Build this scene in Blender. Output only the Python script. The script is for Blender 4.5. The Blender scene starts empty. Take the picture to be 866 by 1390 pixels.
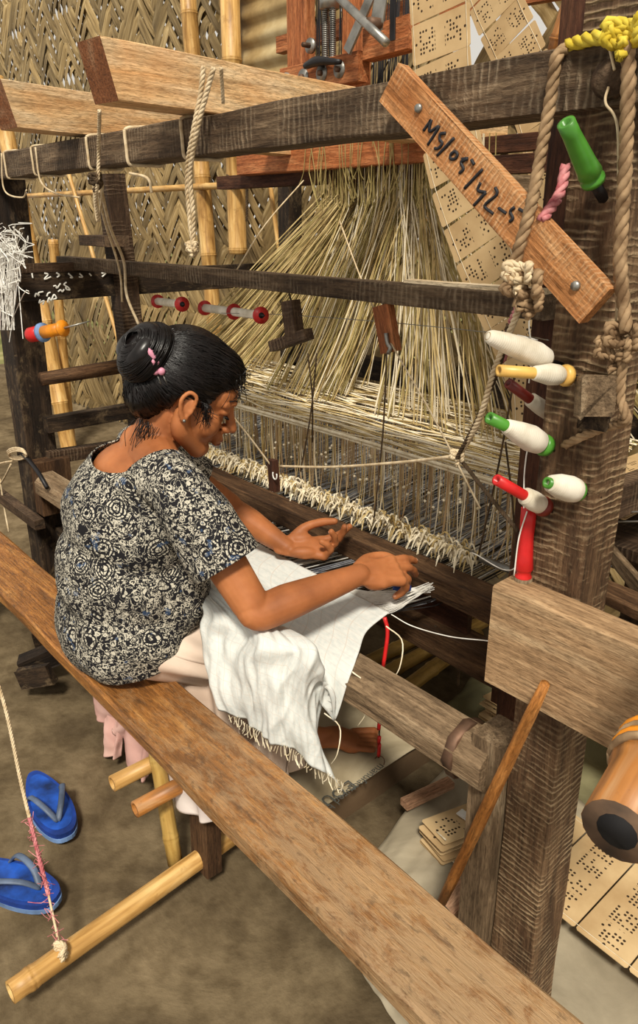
import bpy, bmesh, math, random
import numpy as np
from mathutils import Vector, Matrix, noise as mnoise
random.seed(7); rng = np.random.default_rng(7)
S = 0.85                                   # everything below is laid out at 1/S of real size and scaled at the end
sc = bpy.context.scene
col = sc.collection
# ---------------------------------------------------------------- camera
F, CX, CY = 1016.0, 433.0, 650.0
PITCH, YAW = math.radians(19), math.radians(41)
CAM = np.array([0, 0, 1.55])
_a = math.pi - YAW
_Fh = np.array([math.cos(_a), math.sin(_a), 0]); _R = np.array([_Fh[1], -_Fh[0], 0])
_fwd = _Fh*math.cos(PITCH) + np.array([0, 0, -math.sin(PITCH)]); _up = np.cross(_R, _fwd)
cd = bpy.data.cameras.new('camera'); co = bpy.data.objects.new('camera', cd); col.objects.link(co)
cd.sensor_fit = 'VERTICAL'; cd.sensor_height = 36.0; cd.lens = F/1390*36.0
cd.shift_y = -(695-650)/1390.0
cd.clip_start = 0.02; cd.clip_end = 200
M = Matrix(((_R[0], _up[0], -_fwd[0], 0), (_R[1], _up[1], -_fwd[1], 0), (_R[2], _up[2], -_fwd[2], CAM[2]*S), (0, 0, 0, 1)))
co.matrix_world = M
sc.camera = co
# ---------------------------------------------------------------- light
w = bpy.data.worlds.new('world'); sc.world = w; w.use_nodes = True
wn = w.node_tree.nodes; bg = wn['Background']
bg.inputs[0].default_value = (1.0, 0.94, 0.84, 1); bg.inputs[1].default_value = 0.68
sd = bpy.data.lights.new('sun', 'SUN'); so = bpy.data.objects.new('sun', sd); col.objects.link(so)
sd.energy = 4.0; sd.angle = math.radians(9); sd.color = (1.0, 0.93, 0.80)
so.rotation_euler = Vector((-0.50, 0.48, -0.85)).to_track_quat('-Z', 'Y').to_euler()
so.location = (2, -2, 4)
sc.view_settings.view_transform = 'Standard'; sc.view_settings.look = 'None'
sc.view_settings.gamma = 1; sc.view_settings.use_curve_mapping = False
sc.view_settings.exposure = 0.08

# ---------------------------------------------------------------- helpers
def at(px, py, ax, v):
    """the point on a plane (x, y or z = v) behind a spot of the view"""
    r = _fwd*F + _R*(px-CX) + _up*(CY-py); i = 'xyz'.index(ax)
    return CAM + r*((v-CAM[i])/r[i])
WM = {}
def tag(o, label=None, cat=None, group=None, kind=None):
    if label: o['label'] = label
    if cat: o['category'] = cat
    if group: o['group'] = group
    if kind: o['kind'] = kind
    return o
def link(o, parent, Mw):
    col.objects.link(o)
    if parent is not None:
        o.parent = parent; o.matrix_basis = WM[parent.name].inverted() @ Mw
    else: o.matrix_basis = Mw
    WM[o.name] = Mw.copy()
    return o
def thing(name, loc, label, cat, group=None, kind=None):
    o = bpy.data.objects.new(name, None); o.empty_display_size = .05
    link(o, None, Matrix.Translation(Vector([float(c) for c in loc])))
    return tag(o, label, cat, group, kind)
def mesh(name, V, Fc, mat=None, parent=None, Mw=None, smooth=False, uv=None, kind=None):
    V = np.asarray(V, float)
    if Mw is None:
        if parent is None: c = np.array([(V[:, 0].min()+V[:, 0].max())/2, (V[:, 1].min()+V[:, 1].max())/2, V[:, 2].min()])
        else: c = V.mean(0)
        V = V-c; Mw = Matrix.Translation(Vector(c.tolist()))
    me = bpy.data.meshes.new(name); me.from_pydata(V.tolist(), [], [list(map(int, f)) for f in Fc])
    if uv is not None:
        ul = me.uv_layers.new(name='UVMap'); vi = np.empty(len(me.loops), int); me.loops.foreach_get('vertex_index', vi)
        ul.data.foreach_set('uv', np.asarray(uv)[vi].astype(np.float32).ravel())
    if smooth: me.shade_smooth()
    if mat: me.materials.append(mat)
    o = bpy.data.objects.new(name, me); link(o, parent, Mw)
    if kind: o['kind'] = kind
    return o
def nrm(v): v = np.asarray(v, float); return v/max(np.linalg.norm(v), 1e-9)
def frame(a, b, up=(0, 0, 1)):
    x = nrm(np.asarray(b, float)-np.asarray(a, float)); up = np.asarray(up, float)
    if abs(x@nrm(up)) > .98: up = np.array([0, 1., 0])
    y = nrm(np.cross(up, x)); z = np.cross(x, y)
    return x, y, z
def mat4(x, y, z, o):
    return Matrix(((x[0], y[0], z[0], o[0]), (x[1], y[1], z[1], o[1]), (x[2], y[2], z[2], o[2]), (0, 0, 0, 1)))
def beam(name, a, b, w, h, mat, parent=None, up=(0, 0, 1), ch=.08, seg=8, jit=.0015, w2=None, h2=None):
    """worn timber from a to b; local X runs along the grain"""
    a = np.asarray(a, float); b = np.asarray(b, float)
    x, y, z = frame(a, b, up); L = np.linalg.norm(b-a); w2 = w2 or w; h2 = h2 or h
    V = []; Fc = []; sd_ = random.random()*50
    for i in range(seg+1):
        t = i/seg; ww = (w*(1-t)+w2*t)/2; hh = (h*(1-t)+h2*t)/2; c = ch*min(ww, hh)*2*.5
        ring = [(ww, hh-c), (ww-c, hh), (-ww+c, hh), (-ww, hh-c), (-ww, -hh+c), (-ww+c, -hh), (ww-c, -hh), (ww, -hh+c)]
        for k, (p, q) in enumerate(ring):
            n = mnoise.noise_vector(Vector((t*L*4+sd_, k*.7, sd_)))
            V.append((t*L, p+n[1]*jit*1.5, q+n[2]*jit*1.5))
    for i in range(seg):
        for k in range(8):
            k2 = (k+1) % 8; Fc.append((i*8+k, i*8+k2, i*8+8+k2, i*8+8+k))
    Fc.append(tuple(range(7, -1, -1))); Fc.append(tuple(seg*8+k for k in range(8)))
    o = mesh(name, V, Fc, mat, parent, mat4(x, y, z, a))
    return o
def box(name, x0, x1, y0, y1, z0, z1, mat, parent=None, **k):
    d = [x1-x0, y1-y0, z1-z0]; i = int(np.argmax(d)); c = [(x0+x1)/2, (y0+y1)/2, (z0+z1)/2]
    a = list(c); b = list(c); a[i] = [x0, y0, z0][i]; b[i] = [x1, y1, z1][i]
    if i == 0: return beam(name, a, b, d[1], d[2], mat, parent, (0, 0, 1), **k)
    if i == 1: return beam(name, a, b, d[0], d[2], mat, parent, (0, 0, 1), **k)
    return beam(name, a, b, d[0], d[1], mat, parent, (0, 1, 0), **k)   # local y = x axis, z = y axis
def cr(P, n):
    """Catmull-Rom through P, n samples"""
    P = np.asarray(P, float)
    if len(P) == 2:
        t = np.linspace(0, 1, n)[:, None]; return P[0]*(1-t)+P[1]*t
    Q = np.vstack([2*P[0]-P[1], P, 2*P[-1]-P[-2]]); out = []
    for s in np.linspace(0, len(P)-1-1e-9, n):
        i = int(s); t = s-i; p0, p1, p2, p3 = Q[i:i+4]
        out.append(.5*((2*p1)+(-p0+p2)*t+(2*p0-5*p1+4*p2-p3)*t*t+(-p0+3*p1-3*p2+p3)*t**3))
    return np.array(out)
def tube_geo(P, R, k=6, V=None, Fc=None, caps=True, ell=None, up=None):
    V = [] if V is None else V; Fc = [] if Fc is None else Fc
    P = np.asarray(P, float); n = len(P); R = np.broadcast_to(np.asarray(R, float), (n,))
    T = np.gradient(P, axis=0); y = None; base = len(V)
    for i in range(n):
        x = nrm(T[i])
        if y is None:
            u = np.array([0, 0, 1.]) if up is None else np.asarray(up, float)
            if abs(x@nrm(u)) > .95: u = np.array([1., 0, 0])
            y = nrm(np.cross(u, x))
        else: y = nrm(y-x*(y@x))
        z = np.cross(x, y); e = 1 if ell is None else ell
        for j in range(k):
            a = 2*math.pi*j/k; V.append(P[i]+R[i]*(math.cos(a)*y+math.sin(a)*z*e))
    for i in range(n-1):
        for j in range(k):
            j2 = (j+1) % k; Fc.append((base+i*k+j, base+i*k+j2, base+i*k+k+j2, base+i*k+k+j))
    if caps: Fc.append(tuple(base+j for j in range(k-1, -1, -1))); Fc.append(tuple(base+(n-1)*k+j for j in range(k)))
    return V, Fc
def tube(name, P, r, mat, parent=None, n=None, k=6, smooth=True, kind=None, Mw=None):
    P = cr(P, n) if n else np.asarray(P, float)
    if np.ndim(r): r = np.interp(np.linspace(0, 1, len(P)), np.linspace(0, 1, len(r)), r)
    V, Fc = tube_geo(P, r, k); return mesh(name, V, Fc, mat, parent, smooth=smooth, kind=kind, Mw=Mw)
def rope(name, P, r, mat, parent=None, n=60, strands=3, pitch=None, k=5):
    P = cr(P, n); pitch = pitch or r*5.5; T = np.gradient(P, axis=0)
    s = np.concatenate([[0], np.cumsum(np.linalg.norm(np.diff(P, axis=0), axis=1))])
    m = max(n, int(s[-1]/pitch*7)); ss = np.linspace(0, s[-1], m)
    Q = np.stack([np.interp(ss, s, P[:, i]) for i in range(3)], 1); T = np.gradient(Q, axis=0)
    V = []; Fc = []; y = None; ys = []; zs = []
    for i in range(m):
        x = nrm(T[i])
        if y is None:
            u = np.array([0, 0, 1.]);  u = np.array([1., 0, 0]) if abs(x@u) > .9 else u
            y = nrm(np.cross(u, x))
        else: y = nrm(y-x*(y@x))
        ys.append(y); zs.append(np.cross(x, y))
    ys = np.array(ys); zs = np.array(zs)
    for q in range(strands):
        a = ss/pitch*2*math.pi+q*2*math.pi/strands
        tube_geo(Q+(np.cos(a)[:, None]*ys+np.sin(a)[:, None]*zs)*r*.5, r*.56, k, V, Fc)
    return mesh(name, V, Fc, mat, parent, smooth=True)
def lathe(name, a, b, prof, mat, parent=None, k=16, hollow=0.0):
    """profile (t along a-b, radius)"""
    a = np.asarray(a, float); b = np.asarray(b, float); x, y, z = frame(a, b); L = np.linalg.norm(b-a)
    V = []; Fc = []; pr = list(prof)
    if hollow: pr = [(pr[0][0]+.02, hollow*.5)]+pr+[(pr[-1][0], hollow), (pr[-1][0]-.15, hollow*.9)]
    for t, r in pr:
        for j in range(k):
            an = 2*math.pi*j/k; V.append((t*L, r*math.cos(an), r*math.sin(an)))
    for i in range(len(pr)-1):
        for j in range(k):
            j2 = (j+1) % k; Fc.append((i*k+j, i*k+j2, i*k+k+j2, i*k+k+j))
    Fc.append(tuple(range(k-1, -1, -1))); Fc.append(tuple((len(pr)-1)*k+j for j in range(k)))
    return mesh(name, V, Fc, mat, parent, mat4(x, y, z, a), smooth=True)
def bamboo(name, a, b, r, mat, parent=None, node=.28, r2=None, k=14, hollow=True, first=.1):
    """culm with swollen nodes and hollow ends"""
    a = np.asarray(a, float); b = np.asarray(b, float); L = np.linalg.norm(b-a); r2 = r2 or r
    ts = [0]; s = node*first
    pr = [(0, r)]
    R_ = lambda q: r+(r2-r)*q/L
    while s < L-.02:
        for d, m in ((-.012, 1), (-.004, 1.07), (0, 1.11), (.003, 1.02), (.006, 1.08), (.014, 1)):
            if 0 < s+d < L: pr.append(((s+d)/L, R_(s)*m))
        s += node*random.uniform(.9, 1.12)
    pr.append((1, r2))
    if hollow:
        pr = [(min(.05/L, .3), r*.62), (0, r*.68)]+pr+[(1, r2*.68), (1-min(.05/L, .3), r2*.62)]
    return lathe(name, a, b, pr, mat, parent, k)
def grid(name, C, nu, nv, mat, parent=None, disp=None, thick=.002, uvs=(1, 1), kind=None):
    """cloth-like surface through a control net C[rows][cols]"""
    C = np.asarray(C, float); rows = np.array([cr(r, nu) for r in C])
    G = np.array([cr(rows[:, j], nv) for j in range(nu)]).transpose(1, 0, 2)     # nv x nu x 3
    du = np.gradient(G, axis=1); dv = np.gradient(G, axis=0); N = np.cross(du, dv); N /= np.maximum(np.linalg.norm(N, axis=2, keepdims=True), 1e-9)
    U, Vv = np.meshgrid(np.linspace(0, 1, nu), np.linspace(0, 1, nv))
    if disp is not None: G = G+N*disp(U, Vv)[:, :, None]
    n = nu*nv; A = G.reshape(-1, 3); B = (G-N*thick).reshape(-1, 3); V = np.vstack([A, B]); Fc = []
    for i in range(nv-1):
        for j in range(nu-1):
            q = (i*nu+j, i*nu+j+1, (i+1)*nu+j+1, (i+1)*nu+j); Fc.append(q); Fc.append(tuple(n+t for t in q[::-1]))
    bd = [j for j in range(nu)]+[i*nu+nu-1 for i in range(1, nv)]+[(nv-1)*nu+j for j in range(nu-2, -1, -1)]+[i*nu for i in range(nv-2, 0, -1)]
    for i in range(len(bd)):
        p, q = bd[i], bd[(i+1) % len(bd)]; Fc.append((q, p, n+p, n+q))
    uv = np.stack([U.ravel()*uvs[0], Vv.ravel()*uvs[1]], 1); uv = np.vstack([uv, uv])
    return mesh(name, V, Fc, mat, parent, smooth=True, uv=uv, kind=kind)
def nz(x, y, z=0): return mnoise.noise(Vector((float(x), float(y), float(z))))
def nzf(a, b, s1, s2, seed=0):
    return np.vectorize(lambda p, q: nz(p*s1+seed, q*s2, seed))(a, b)
def evalmod(o):
    dg = bpy.context.evaluated_depsgraph_get(); me = bpy.data.meshes.new_from_object(o.evaluated_get(dg)); return me

# ---------------------------------------------------------------- materials
def lin(c):
    return tuple(((v/255)/12.92 if v/255 <= .04045 else ((v/255+.055)/1.055)**2.4) for v in c)+(1,)
class NT:
    def __init__(s, name):
        s.m = bpy.data.materials.new(name); s.m.use_nodes = True; s.t = s.m.node_tree; s.b = s.t.nodes['Principled BSDF']
    def n(s, t, **k):
        nd = s.t.nodes.new(t)
        for a, v in k.items(): setattr(nd, a, v)
        return nd
    def l(s, a, b): s.t.links.new(a, b)
    def coord(s, scale=(1, 1, 1), kind='Object', rand=True):
        tc = s.n('ShaderNodeTexCoord'); mp = s.n('ShaderNodeMapping'); s.l(tc.outputs[kind], mp.inputs[0]); mp.inputs['Scale'].default_value = scale
        if rand:
            oi = s.n('ShaderNodeObjectInfo'); mu = s.n('ShaderNodeMath', operation='MULTIPLY'); mu.inputs[1].default_value = 37.0
            s.l(oi.outputs['Random'], mu.inputs[0]); s.l(mu.outputs[0], mp.inputs['Location'])
        return mp.outputs[0]
    def noise(s, vec, scale, detail=5, dist=0, rough=.55):
        nd = s.n('ShaderNodeTexNoise'); s.l(vec, nd.inputs['Vector']); nd.inputs['Scale'].default_value = scale; nd.inputs['Detail'].default_value = detail
        nd.inputs['Distortion'].default_value = dist; nd.inputs['Roughness'].default_value = rough; return nd.outputs['Fac']
    def ramp(s, f, stops):
        r = s.n('ShaderNodeValToRGB'); s.l(f, r.inputs[0]); e = r.color_ramp.elements
        while len(e) < len(stops): e.new(.5)
        for q, (p, c) in zip(e, stops): q.position = p; q.color = lin(c) if len(c) == 3 else c
        return r.outputs[0]
    def mix(s, a, b, f, mode='MIX'):
        m = s.n('ShaderNodeMix', data_type='RGBA', blend_type=mode)
        for v, i in ((f, 0), (a, 6), (b, 7)):
            if isinstance(v, (int, float)): m.inputs[i].default_value = v
            elif isinstance(v, tuple): m.inputs[i].default_value = lin(v) if len(v) == 3 else v
            else: s.l(v, m.inputs[i])
        return m.outputs[2]
    def math(s, op, a, b=None, c=None):
        m = s.n('ShaderNodeMath', operation=op)
        for i, v in enumerate((a, b, c)):
            if v is None: continue
            if isinstance(v, (int, float)): m.inputs[i].default_value = v
            else: s.l(v, m.inputs[i])
        return m.outputs[0]
    def mr(s, f, a, b, c=0, d=1):
        m = s.n('ShaderNodeMapRange'); s.l(f, m.inputs[0])
        for i, v in zip((1, 2, 3, 4), (a, b, c, d)): m.inputs[i].default_value = v
        return m.outputs[0]
    def bump(s, h, st, dist=.005):
        b = s.n('ShaderNodeBump'); b.inputs['Strength'].default_value = st; b.inputs['Distance'].default_value = dist; s.l(h, b.inputs['Height']); s.l(b.outputs[0], s.b.inputs['Normal'])
    def out(s, c, rough=.7, spec=.3):
        if isinstance(c, tuple): s.b.inputs['Base Color'].default_value = lin(c)
        else: s.l(c, s.b.inputs['Base Color'])
        if isinstance(rough, (int, float)): s.b.inputs['Roughness'].default_value = rough
        else: s.l(rough, s.b.inputs['Roughness'])
        s.b.inputs['Specular IOR Level'].default_value = spec
        return s.m
def plain(name, c, rough=.6, var=.12, metal=0, spec=.4):
    t = NT(name); v = t.coord(); f = t.noise(v, 18, 4)
    d = tuple(max(0, int(x*(1-var*2))) for x in c); u = tuple(min(255, int(x*(1+var))) for x in c)
    t.b.inputs['Metallic'].default_value = metal; t.bump(f, .15, .002)
    return t.out(t.ramp(f, [(.3, d), (.7, u)]), rough, spec)
def wood(name, dark, mid, light, stain=None, st=.5, saw=0.0, sawc=None, sawscale=60, rough=.75, bump=.5, grain=1.0, spec=.25, rings=True, worn=None):
    t = NT(name); v = t.coord((1.2*grain, 9*grain, 9*grain))
    f = t.noise(v, 3.0, 8, 1.2, .6); c = t.ramp(f, [(.28, dark), (.5, mid), (.74, light)])
    v2 = t.coord((3, 90, 90)); f2 = t.noise(v2, 2.0, 4)
    c = t.mix(c, t.ramp(f2, [(.35, (120, 110, 100)), (.6, (255, 255, 255))]), .45, 'MULTIPLY')
    v7 = t.coord((6, 28, 28)); f7 = t.noise(v7, 9, 6, .4, .7); c = t.mix(c, t.ramp(f7, [(.36, (128, 118, 108)), (.55, (255, 255, 255)), (.75, (255, 255, 255))]), .6, 'MULTIPLY')
    h = t.math('ADD', t.math('ADD', f2, f), f7)
    if stain:
        v3 = t.coord((1, 1, 1)); f3 = t.noise(v3, 7, 5, .5, .65); c = t.mix(c, stain, t.mr(f3, .45, .7, 0, st))
    if worn:
        v4 = t.coord((1, 1.6, 1.6)); f4 = t.noise(v4, 14, 8, .4, .75); c = t.mix(c, worn, t.mr(f4, .52, .68, 0, .8))
    if saw:
        v5 = t.coord((1, .35, .35)); wv = t.n('ShaderNodeTexWave', wave_type='BANDS', bands_direction='X'); t.l(v5, wv.inputs[0])
        wv.inputs['Scale'].default_value = sawscale*.32; wv.inputs['Distortion'].default_value = 9.0; wv.inputs['Detail'].default_value = 4; wv.inputs['Detail Scale'].default_value = .8; wv.inputs['Detail Roughness'].default_value = .7
        v6 = t.coord((1, 1, 1)); m6 = t.mr(t.noise(v6, 11, 5, .5, .7), .42, .62)
        wf = t.math('MULTIPLY', t.math('POWER', wv.outputs['Fac'], 2.2), m6)
        c = t.mix(c, sawc or light, t.math('MULTIPLY', wf, saw)); h = t.math('ADD', h, t.math('MULTIPLY', wf, 1.2))
    if name.startswith('polished'):      # the right half of the bench is scuffed grey, with two knots further left
        tc = t.n('ShaderNodeTexCoord'); sp = t.n('ShaderNodeSeparateXYZ'); t.l(tc.outputs['Object'], sp.inputs[0])
        vv = t.coord((1, 2.2, 2.2), rand=False); nn = t.noise(vv, 16, 9, .6, .78); g = t.mr(sp.outputs[0], 1.45, 2.5); 
        for kx_, ky_ in ((1.47, .02), (1.92, -.035), (.62, .0)):
            vs = t.n('ShaderNodeVectorMath', operation='SUBTRACT'); t.l(t.coord((1, 1, 1), rand=False), vs.inputs[0]); vs.inputs[1].default_value = (kx_, ky_, .019)
            vm = t.n('ShaderNodeVectorMath', operation='MULTIPLY'); t.l(vs.outputs[0], vm.inputs[0]); vm.inputs[1].default_value = (.62, 1.25, 0); vl = t.n('ShaderNodeVectorMath', operation='LENGTH'); t.l(vm.outputs[0], vl.inputs[0])
            rg_ = t.math('MULTIPLY', t.mr(t.math('SINE', t.math('ADD', t.math('MULTIPLY', vl.outputs['Value'], 520), t.math('MULTIPLY', nn, 9))), -.2, 1), t.mr(vl.outputs['Value'], .034, .012)); c = t.mix(c, (84, 46, 16), t.math('MULTIPLY', rg_, .85))
        a1 = t.mr(t.math('ADD', nn, t.math('MULTIPLY', g, .16)), .54, .66)
        c = t.mix(c, (120, 92, 64), t.math('MULTIPLY', g, .55)); c = t.mix(c, (170, 142, 106), t.math('MULTIPLY', a1, t.math('ADD', .12, t.math('MULTIPLY', g, .5)))); c = t.mix(c, (70, 52, 34), t.math('MULTIPLY', t.mr(t.noise(vv, 30, 6, .3, .7), .56, .64), .5))
    oi = t.n('ShaderNodeObjectInfo'); hs = t.n('ShaderNodeHueSaturation'); t.l(c, hs.inputs['Color']); t.l(t.mr(oi.outputs['Random'], 0, 1, .88, 1.12), hs.inputs['Value'])
    t.bump(h, bump, .004)
    return t.out(hs.outputs[0], rough, spec)
m_dark = wood('dark aged timber', (38, 27, 18), (78, 58, 42), (122, 98, 76), (30, 22, 16), .5, saw=.26, sawc=(160, 136, 108), sawscale=80)
m_beam = wood('worn grey brown timber', (52, 38, 26), (98, 78, 58), (146, 124, 98), (44, 32, 22), .5, saw=.35, sawc=(184, 164, 136), sawscale=80, bump=.7)
m_post = wood('rough sawn post timber', (62, 44, 30), (104, 78, 55), (142, 114, 84), (58, 40, 26), .6, saw=.6, sawc=(188, 164, 128), sawscale=95, bump=.7)
m_black = wood('blackened timber', (22, 16, 12), (48, 36, 26), (84, 66, 48), (20, 15, 12), .5, worn=(110, 92, 68))
m_slay = wood('brown oiled timber', (46, 30, 18), (88, 62, 40), (134, 102, 72), (40, 28, 18), .4)
m_red = wood('reddish timber', (128, 70, 36), (186, 112, 66), (214, 148, 98), (120, 66, 36), .35, rough=.65)
m_redk = wood('dark reddish timber', (44, 24, 16), (84, 50, 34), (116, 78, 54), (40, 24, 16), .4)
m_light = wood('fresh cut light timber', (222, 164, 104), (244, 202, 148), (252, 228, 188), (216, 148, 84), .4, rough=.65, grain=.7)
m_diag = wood('bare orange brown plank timber', (150, 92, 46), (196, 136, 84), (222, 172, 120), (176, 110, 60), .4, saw=.45, sawc=(236, 196, 150), sawscale=150, rough=.75)
m_pale = wood('pale plank edge timber', (190, 160, 120), (226, 202, 164), (242, 226, 196))
m_plank = wood('dusty light brown plank timber', (140, 110, 78), (184, 150, 112), (206, 178, 140), (96, 72, 48), .45)
m_bench = wood('polished orange brown bench timber', (86, 50, 16), (160, 104, 46), (210, 154, 84), (96, 60, 24), .5, rough=.42, spec=.45, bump=.6, grain=.8)
m_grey = wood('weathered grey timber', (92, 74, 54), (146, 122, 94), (190, 168, 136), (90, 72, 52), .5, bump=.8)
m_stickw = wood('smooth stick wood', (140, 84, 36), (186, 122, 60), (214, 156, 92), rough=.5)
m_block = wood('pinkish off-cut timber', (140, 96, 70), (184, 140, 108), (206, 168, 136))
def bamboo_mat(name, d, m, l):
    t = NT(name); v = t.coord((1, 5, 5)); f = t.noise(v, 6, 6, .6); c = t.ramp(f, [(.25, d), (.5, m), (.78, l)])
    v2 = t.coord((2, 60, 60)); f2 = t.noise(v2, 1.6, 3); c = t.mix(c, t.ramp(f2, [(.3, (170, 150, 120)), (.6, (255, 255, 255))]), .5, 'MULTIPLY')
    v3 = t.coord(); c = t.mix(c, d, t.mr(t.noise(v3, 22, 5, 0, .7), .58, .72, 0, .6)); t.bump(f2, .25, .002)
    return t.out(c, .45, .4)
m_bam = bamboo_mat('yellow bamboo', (128, 88, 40), (202, 158, 92), (232, 200, 138))
m_bamd = bamboo_mat('dull olive bamboo', (96, 76, 34), (170, 136, 70), (206, 176, 106))
m_bamo = bamboo_mat('orange worn bamboo', (92, 68, 48), (176, 116, 56), (190, 160, 122))
t = NT('split bamboo strip'); v = t.coord((3, 30, 30)); f = t.noise(v, 2, 5); oi = t.n('ShaderNodeObjectInfo')
c = t.ramp(f, [(.3, (104, 84, 50)), (.55, (156, 132, 88)), (.75, (196, 174, 130))]); hs = t.n('ShaderNodeHueSaturation'); t.l(c, hs.inputs['Color']); t.l(t.mr(oi.outputs['Random'], 0, 1, .55, 1.2), hs.inputs['Value'])
t.bump(f, .3, .002); m_strip = t.out(hs.outputs[0], .6, .3)
t = NT('trodden earth'); v = t.coord((1, 1, 1), rand=False); f = t.noise(v, 3.2, 8, .6, .62); f2 = t.noise(v, 26, 6)
c = t.ramp(f, [(.3, (74, 62, 46)), (.5, (104, 90, 68)), (.72, (132, 116, 90))]); c = t.mix(c, t.ramp(f2, [(.3, (150, 140, 125)), (.6, (255, 255, 255))]), .5, 'MULTIPLY')
t.bump(t.math('ADD', f, t.math('MULTIPLY', f2, .4)), .6, .02); m_floor = t.out(c, .95, .1)
t = NT('outdoor ground'); v = t.coord(rand=False); f = t.noise(v, 1.2, 8, .5); m_out = t.out(t.ramp(f, [(.3, (70, 78, 40)), (.6, (130, 126, 80)), (.8, (170, 160, 120))]), .95, .1)
def sheet_mat(name, a, b, rough=.55, spec=.4):
    t = NT(name); v = t.coord(); f = t.noise(v, 5, 7, .8); c = t.ramp(f, [(.3, a), (.7, b)]); f2 = t.noise(v, 40, 5); t.bump(t.math('ADD', f, t.math('MULTIPLY', f2, .2)), .35, .01)
    return t.out(c, rough, spec)
m_sheet = sheet_mat('grey plastic sheeting', (128, 118, 98), (176, 164, 140))
m_sack = sheet_mat('woven pale sack', (150, 136, 108), (196, 182, 152), .8)
m_olive = sheet_mat('olive dusty sheet', (84, 80, 54), (140, 134, 98), .85)
m_earthbox = sheet_mat('brown earth side', (84, 66, 48), (120, 98, 74), .9, .1)
def cloth_mat():
    t = NT('white checked cotton'); tc = t.n('ShaderNodeTexCoord'); sp = t.n('ShaderNodeSeparateXYZ'); t.l(tc.outputs['UV'], sp.inputs[0])
    a = t.math('LESS_THAN', t.math('FRACT', sp.outputs[0]), .07); b = t.math('LESS_THAN', t.math('FRACT', sp.outputs[1]), .05); g = t.math('MAXIMUM', a, b)
    c = t.mix((212, 213, 208), (198, 182, 168), t.math('MULTIPLY', g, .55)); v = t.coord(kind='UV', rand=False); f = t.noise(v, 2.5, 5)
    c = t.mix(c, (192, 198, 196), t.mr(f, .4, .65, 0, .7)); v2 = t.coord(); t.bump(t.noise(v2, 9, 6, .5), .4, .012)
    return t.out(c, .85, .2)
m_cloth = cloth_mat()
def fabric(name, a, b, sc_=6, rough=.85):
    t = NT(name); v = t.coord(); f = t.noise(v, sc_, 6, .5); t.bump(f, .35, .008); return t.out(t.ramp(f, [(.3, a), (.7, b)]), rough, .2)
m_skirt = fabric('pale pink beige cotton', (196, 170, 150), (228, 208, 190))
m_pink = fabric('dusty pink cotton', (206, 158, 148), (230, 190, 178))
m_lilac = fabric('off white lilac cotton', (206, 190, 186), (232, 222, 216))
def thread_mat(name, a, b, rough=.8, bands=40):
    t = NT(name); v = t.coord((1, 1, 1)); f = t.noise(v, bands, 3); return t.out(t.ramp(f, [(.3, a), (.7, b)]), rough, .2)
m_har = thread_mat('raw harness twine', (150, 124, 74), (218, 196, 142), bands=14)
m_har2 = thread_mat('green tinged harness twine', (118, 104, 58), (186, 168, 112), bands=14)
m_hed = thread_mat('brown heddle twine', (142, 110, 74), (206, 180, 140), bands=9)
m_cream = thread_mat('cream thread', (206, 190, 156), (240, 230, 206))
m_wht = thread_mat('white cotton thread', (214, 210, 200), (244, 242, 236))
m_gthr = thread_mat('grey blue warp thread', (104, 108, 120), (186, 188, 194))
m_dthr = thread_mat('black warp thread', (24, 22, 22), (52, 48, 46))
m_rope = thread_mat('brown coir rope', (104, 80, 56), (172, 144, 110), bands=50)
m_ropey = thread_mat('yellow rope', (186, 160, 40), (224, 204, 84), bands=50)
m_ropec = thread_mat('pale cotton cord', (176, 152, 116), (222, 204, 172), bands=50)
m_roped = thread_mat('dark cord', (46, 36, 26), (92, 74, 54), bands=50)
m_ropep = thread_mat('pink red thread', (150, 56, 66), (214, 150, 150), bands=60)
def card_mat(nm, big):
    t = NT(nm); tc = t.n('ShaderNodeTexCoord'); oi = t.n('ShaderNodeObjectInfo'); sp = t.n('ShaderNodeSeparateXYZ'); t.l(tc.outputs['Object'], sp.inputs[0])
    x, y = sp.outputs[0], sp.outputs[1]; p = .0085
    X = t.math('DIVIDE', x, p); Y = t.math('DIVIDE', y, p)
    fx = t.math('SUBTRACT', t.math('FRACT', X), .5); fy = t.math('SUBTRACT', t.math('FRACT', Y), .5)
    d = t.math('ADD', t.math('MULTIPLY', fx, fx), t.math('MULTIPLY', fy, fy)); dot = t.math('LESS_THAN', d, .10)
    cb = t.n('ShaderNodeCombineXYZ'); t.l(t.math('FLOOR', X), cb.inputs[0]); t.l(t.math('FLOOR', Y), cb.inputs[1]); t.l(t.math('MULTIPLY', oi.outputs['Random'], 91.7), cb.inputs[2])
    wnz = t.n('ShaderNodeTexWhiteNoise'); t.l(cb.outputs[0], wnz.inputs[0]); keep = t.math('LESS_THAN', wnz.outputs[0], .55)
    ax_ = t.math('ABSOLUTE', x); mx = t.math('LESS_THAN', t.math('ABSOLUTE', t.math('SUBTRACT', ax_, .036 if not big else .028)), .0225 if not big else .020)
    if big: mx = t.math('MAXIMUM', mx, t.math('LESS_THAN', t.math('ABSOLUTE', t.math('SUBTRACT', ax_, .078)), .021))
    my = t.math('LESS_THAN', t.math('ABSOLUTE', y), .026)
    k = t.math('MULTIPLY', t.math('MULTIPLY', dot, keep), t.math('MULTIPLY', mx, my))
    # big peg hole at the ends
    bx = t.math('SUBTRACT', t.math('ABSOLUTE', x), .068 if not big else .107); bd = t.math('ADD', t.math('MULTIPLY', bx, bx), t.math('MULTIPLY', y, y)); k = t.math('MAXIMUM', k, t.math('LESS_THAN', bd, .000009))
    v = t.coord(); c = t.mix((206, 178, 134), (176, 146, 104), t.mr(t.noise(v, 9, 5), .35, .7))
    return t.out(t.mix(c, (58, 44, 30), k), .8, .2)
m_card = card_mat('punched card board', False); m_cardb = card_mat('large punched card board', True)
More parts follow.
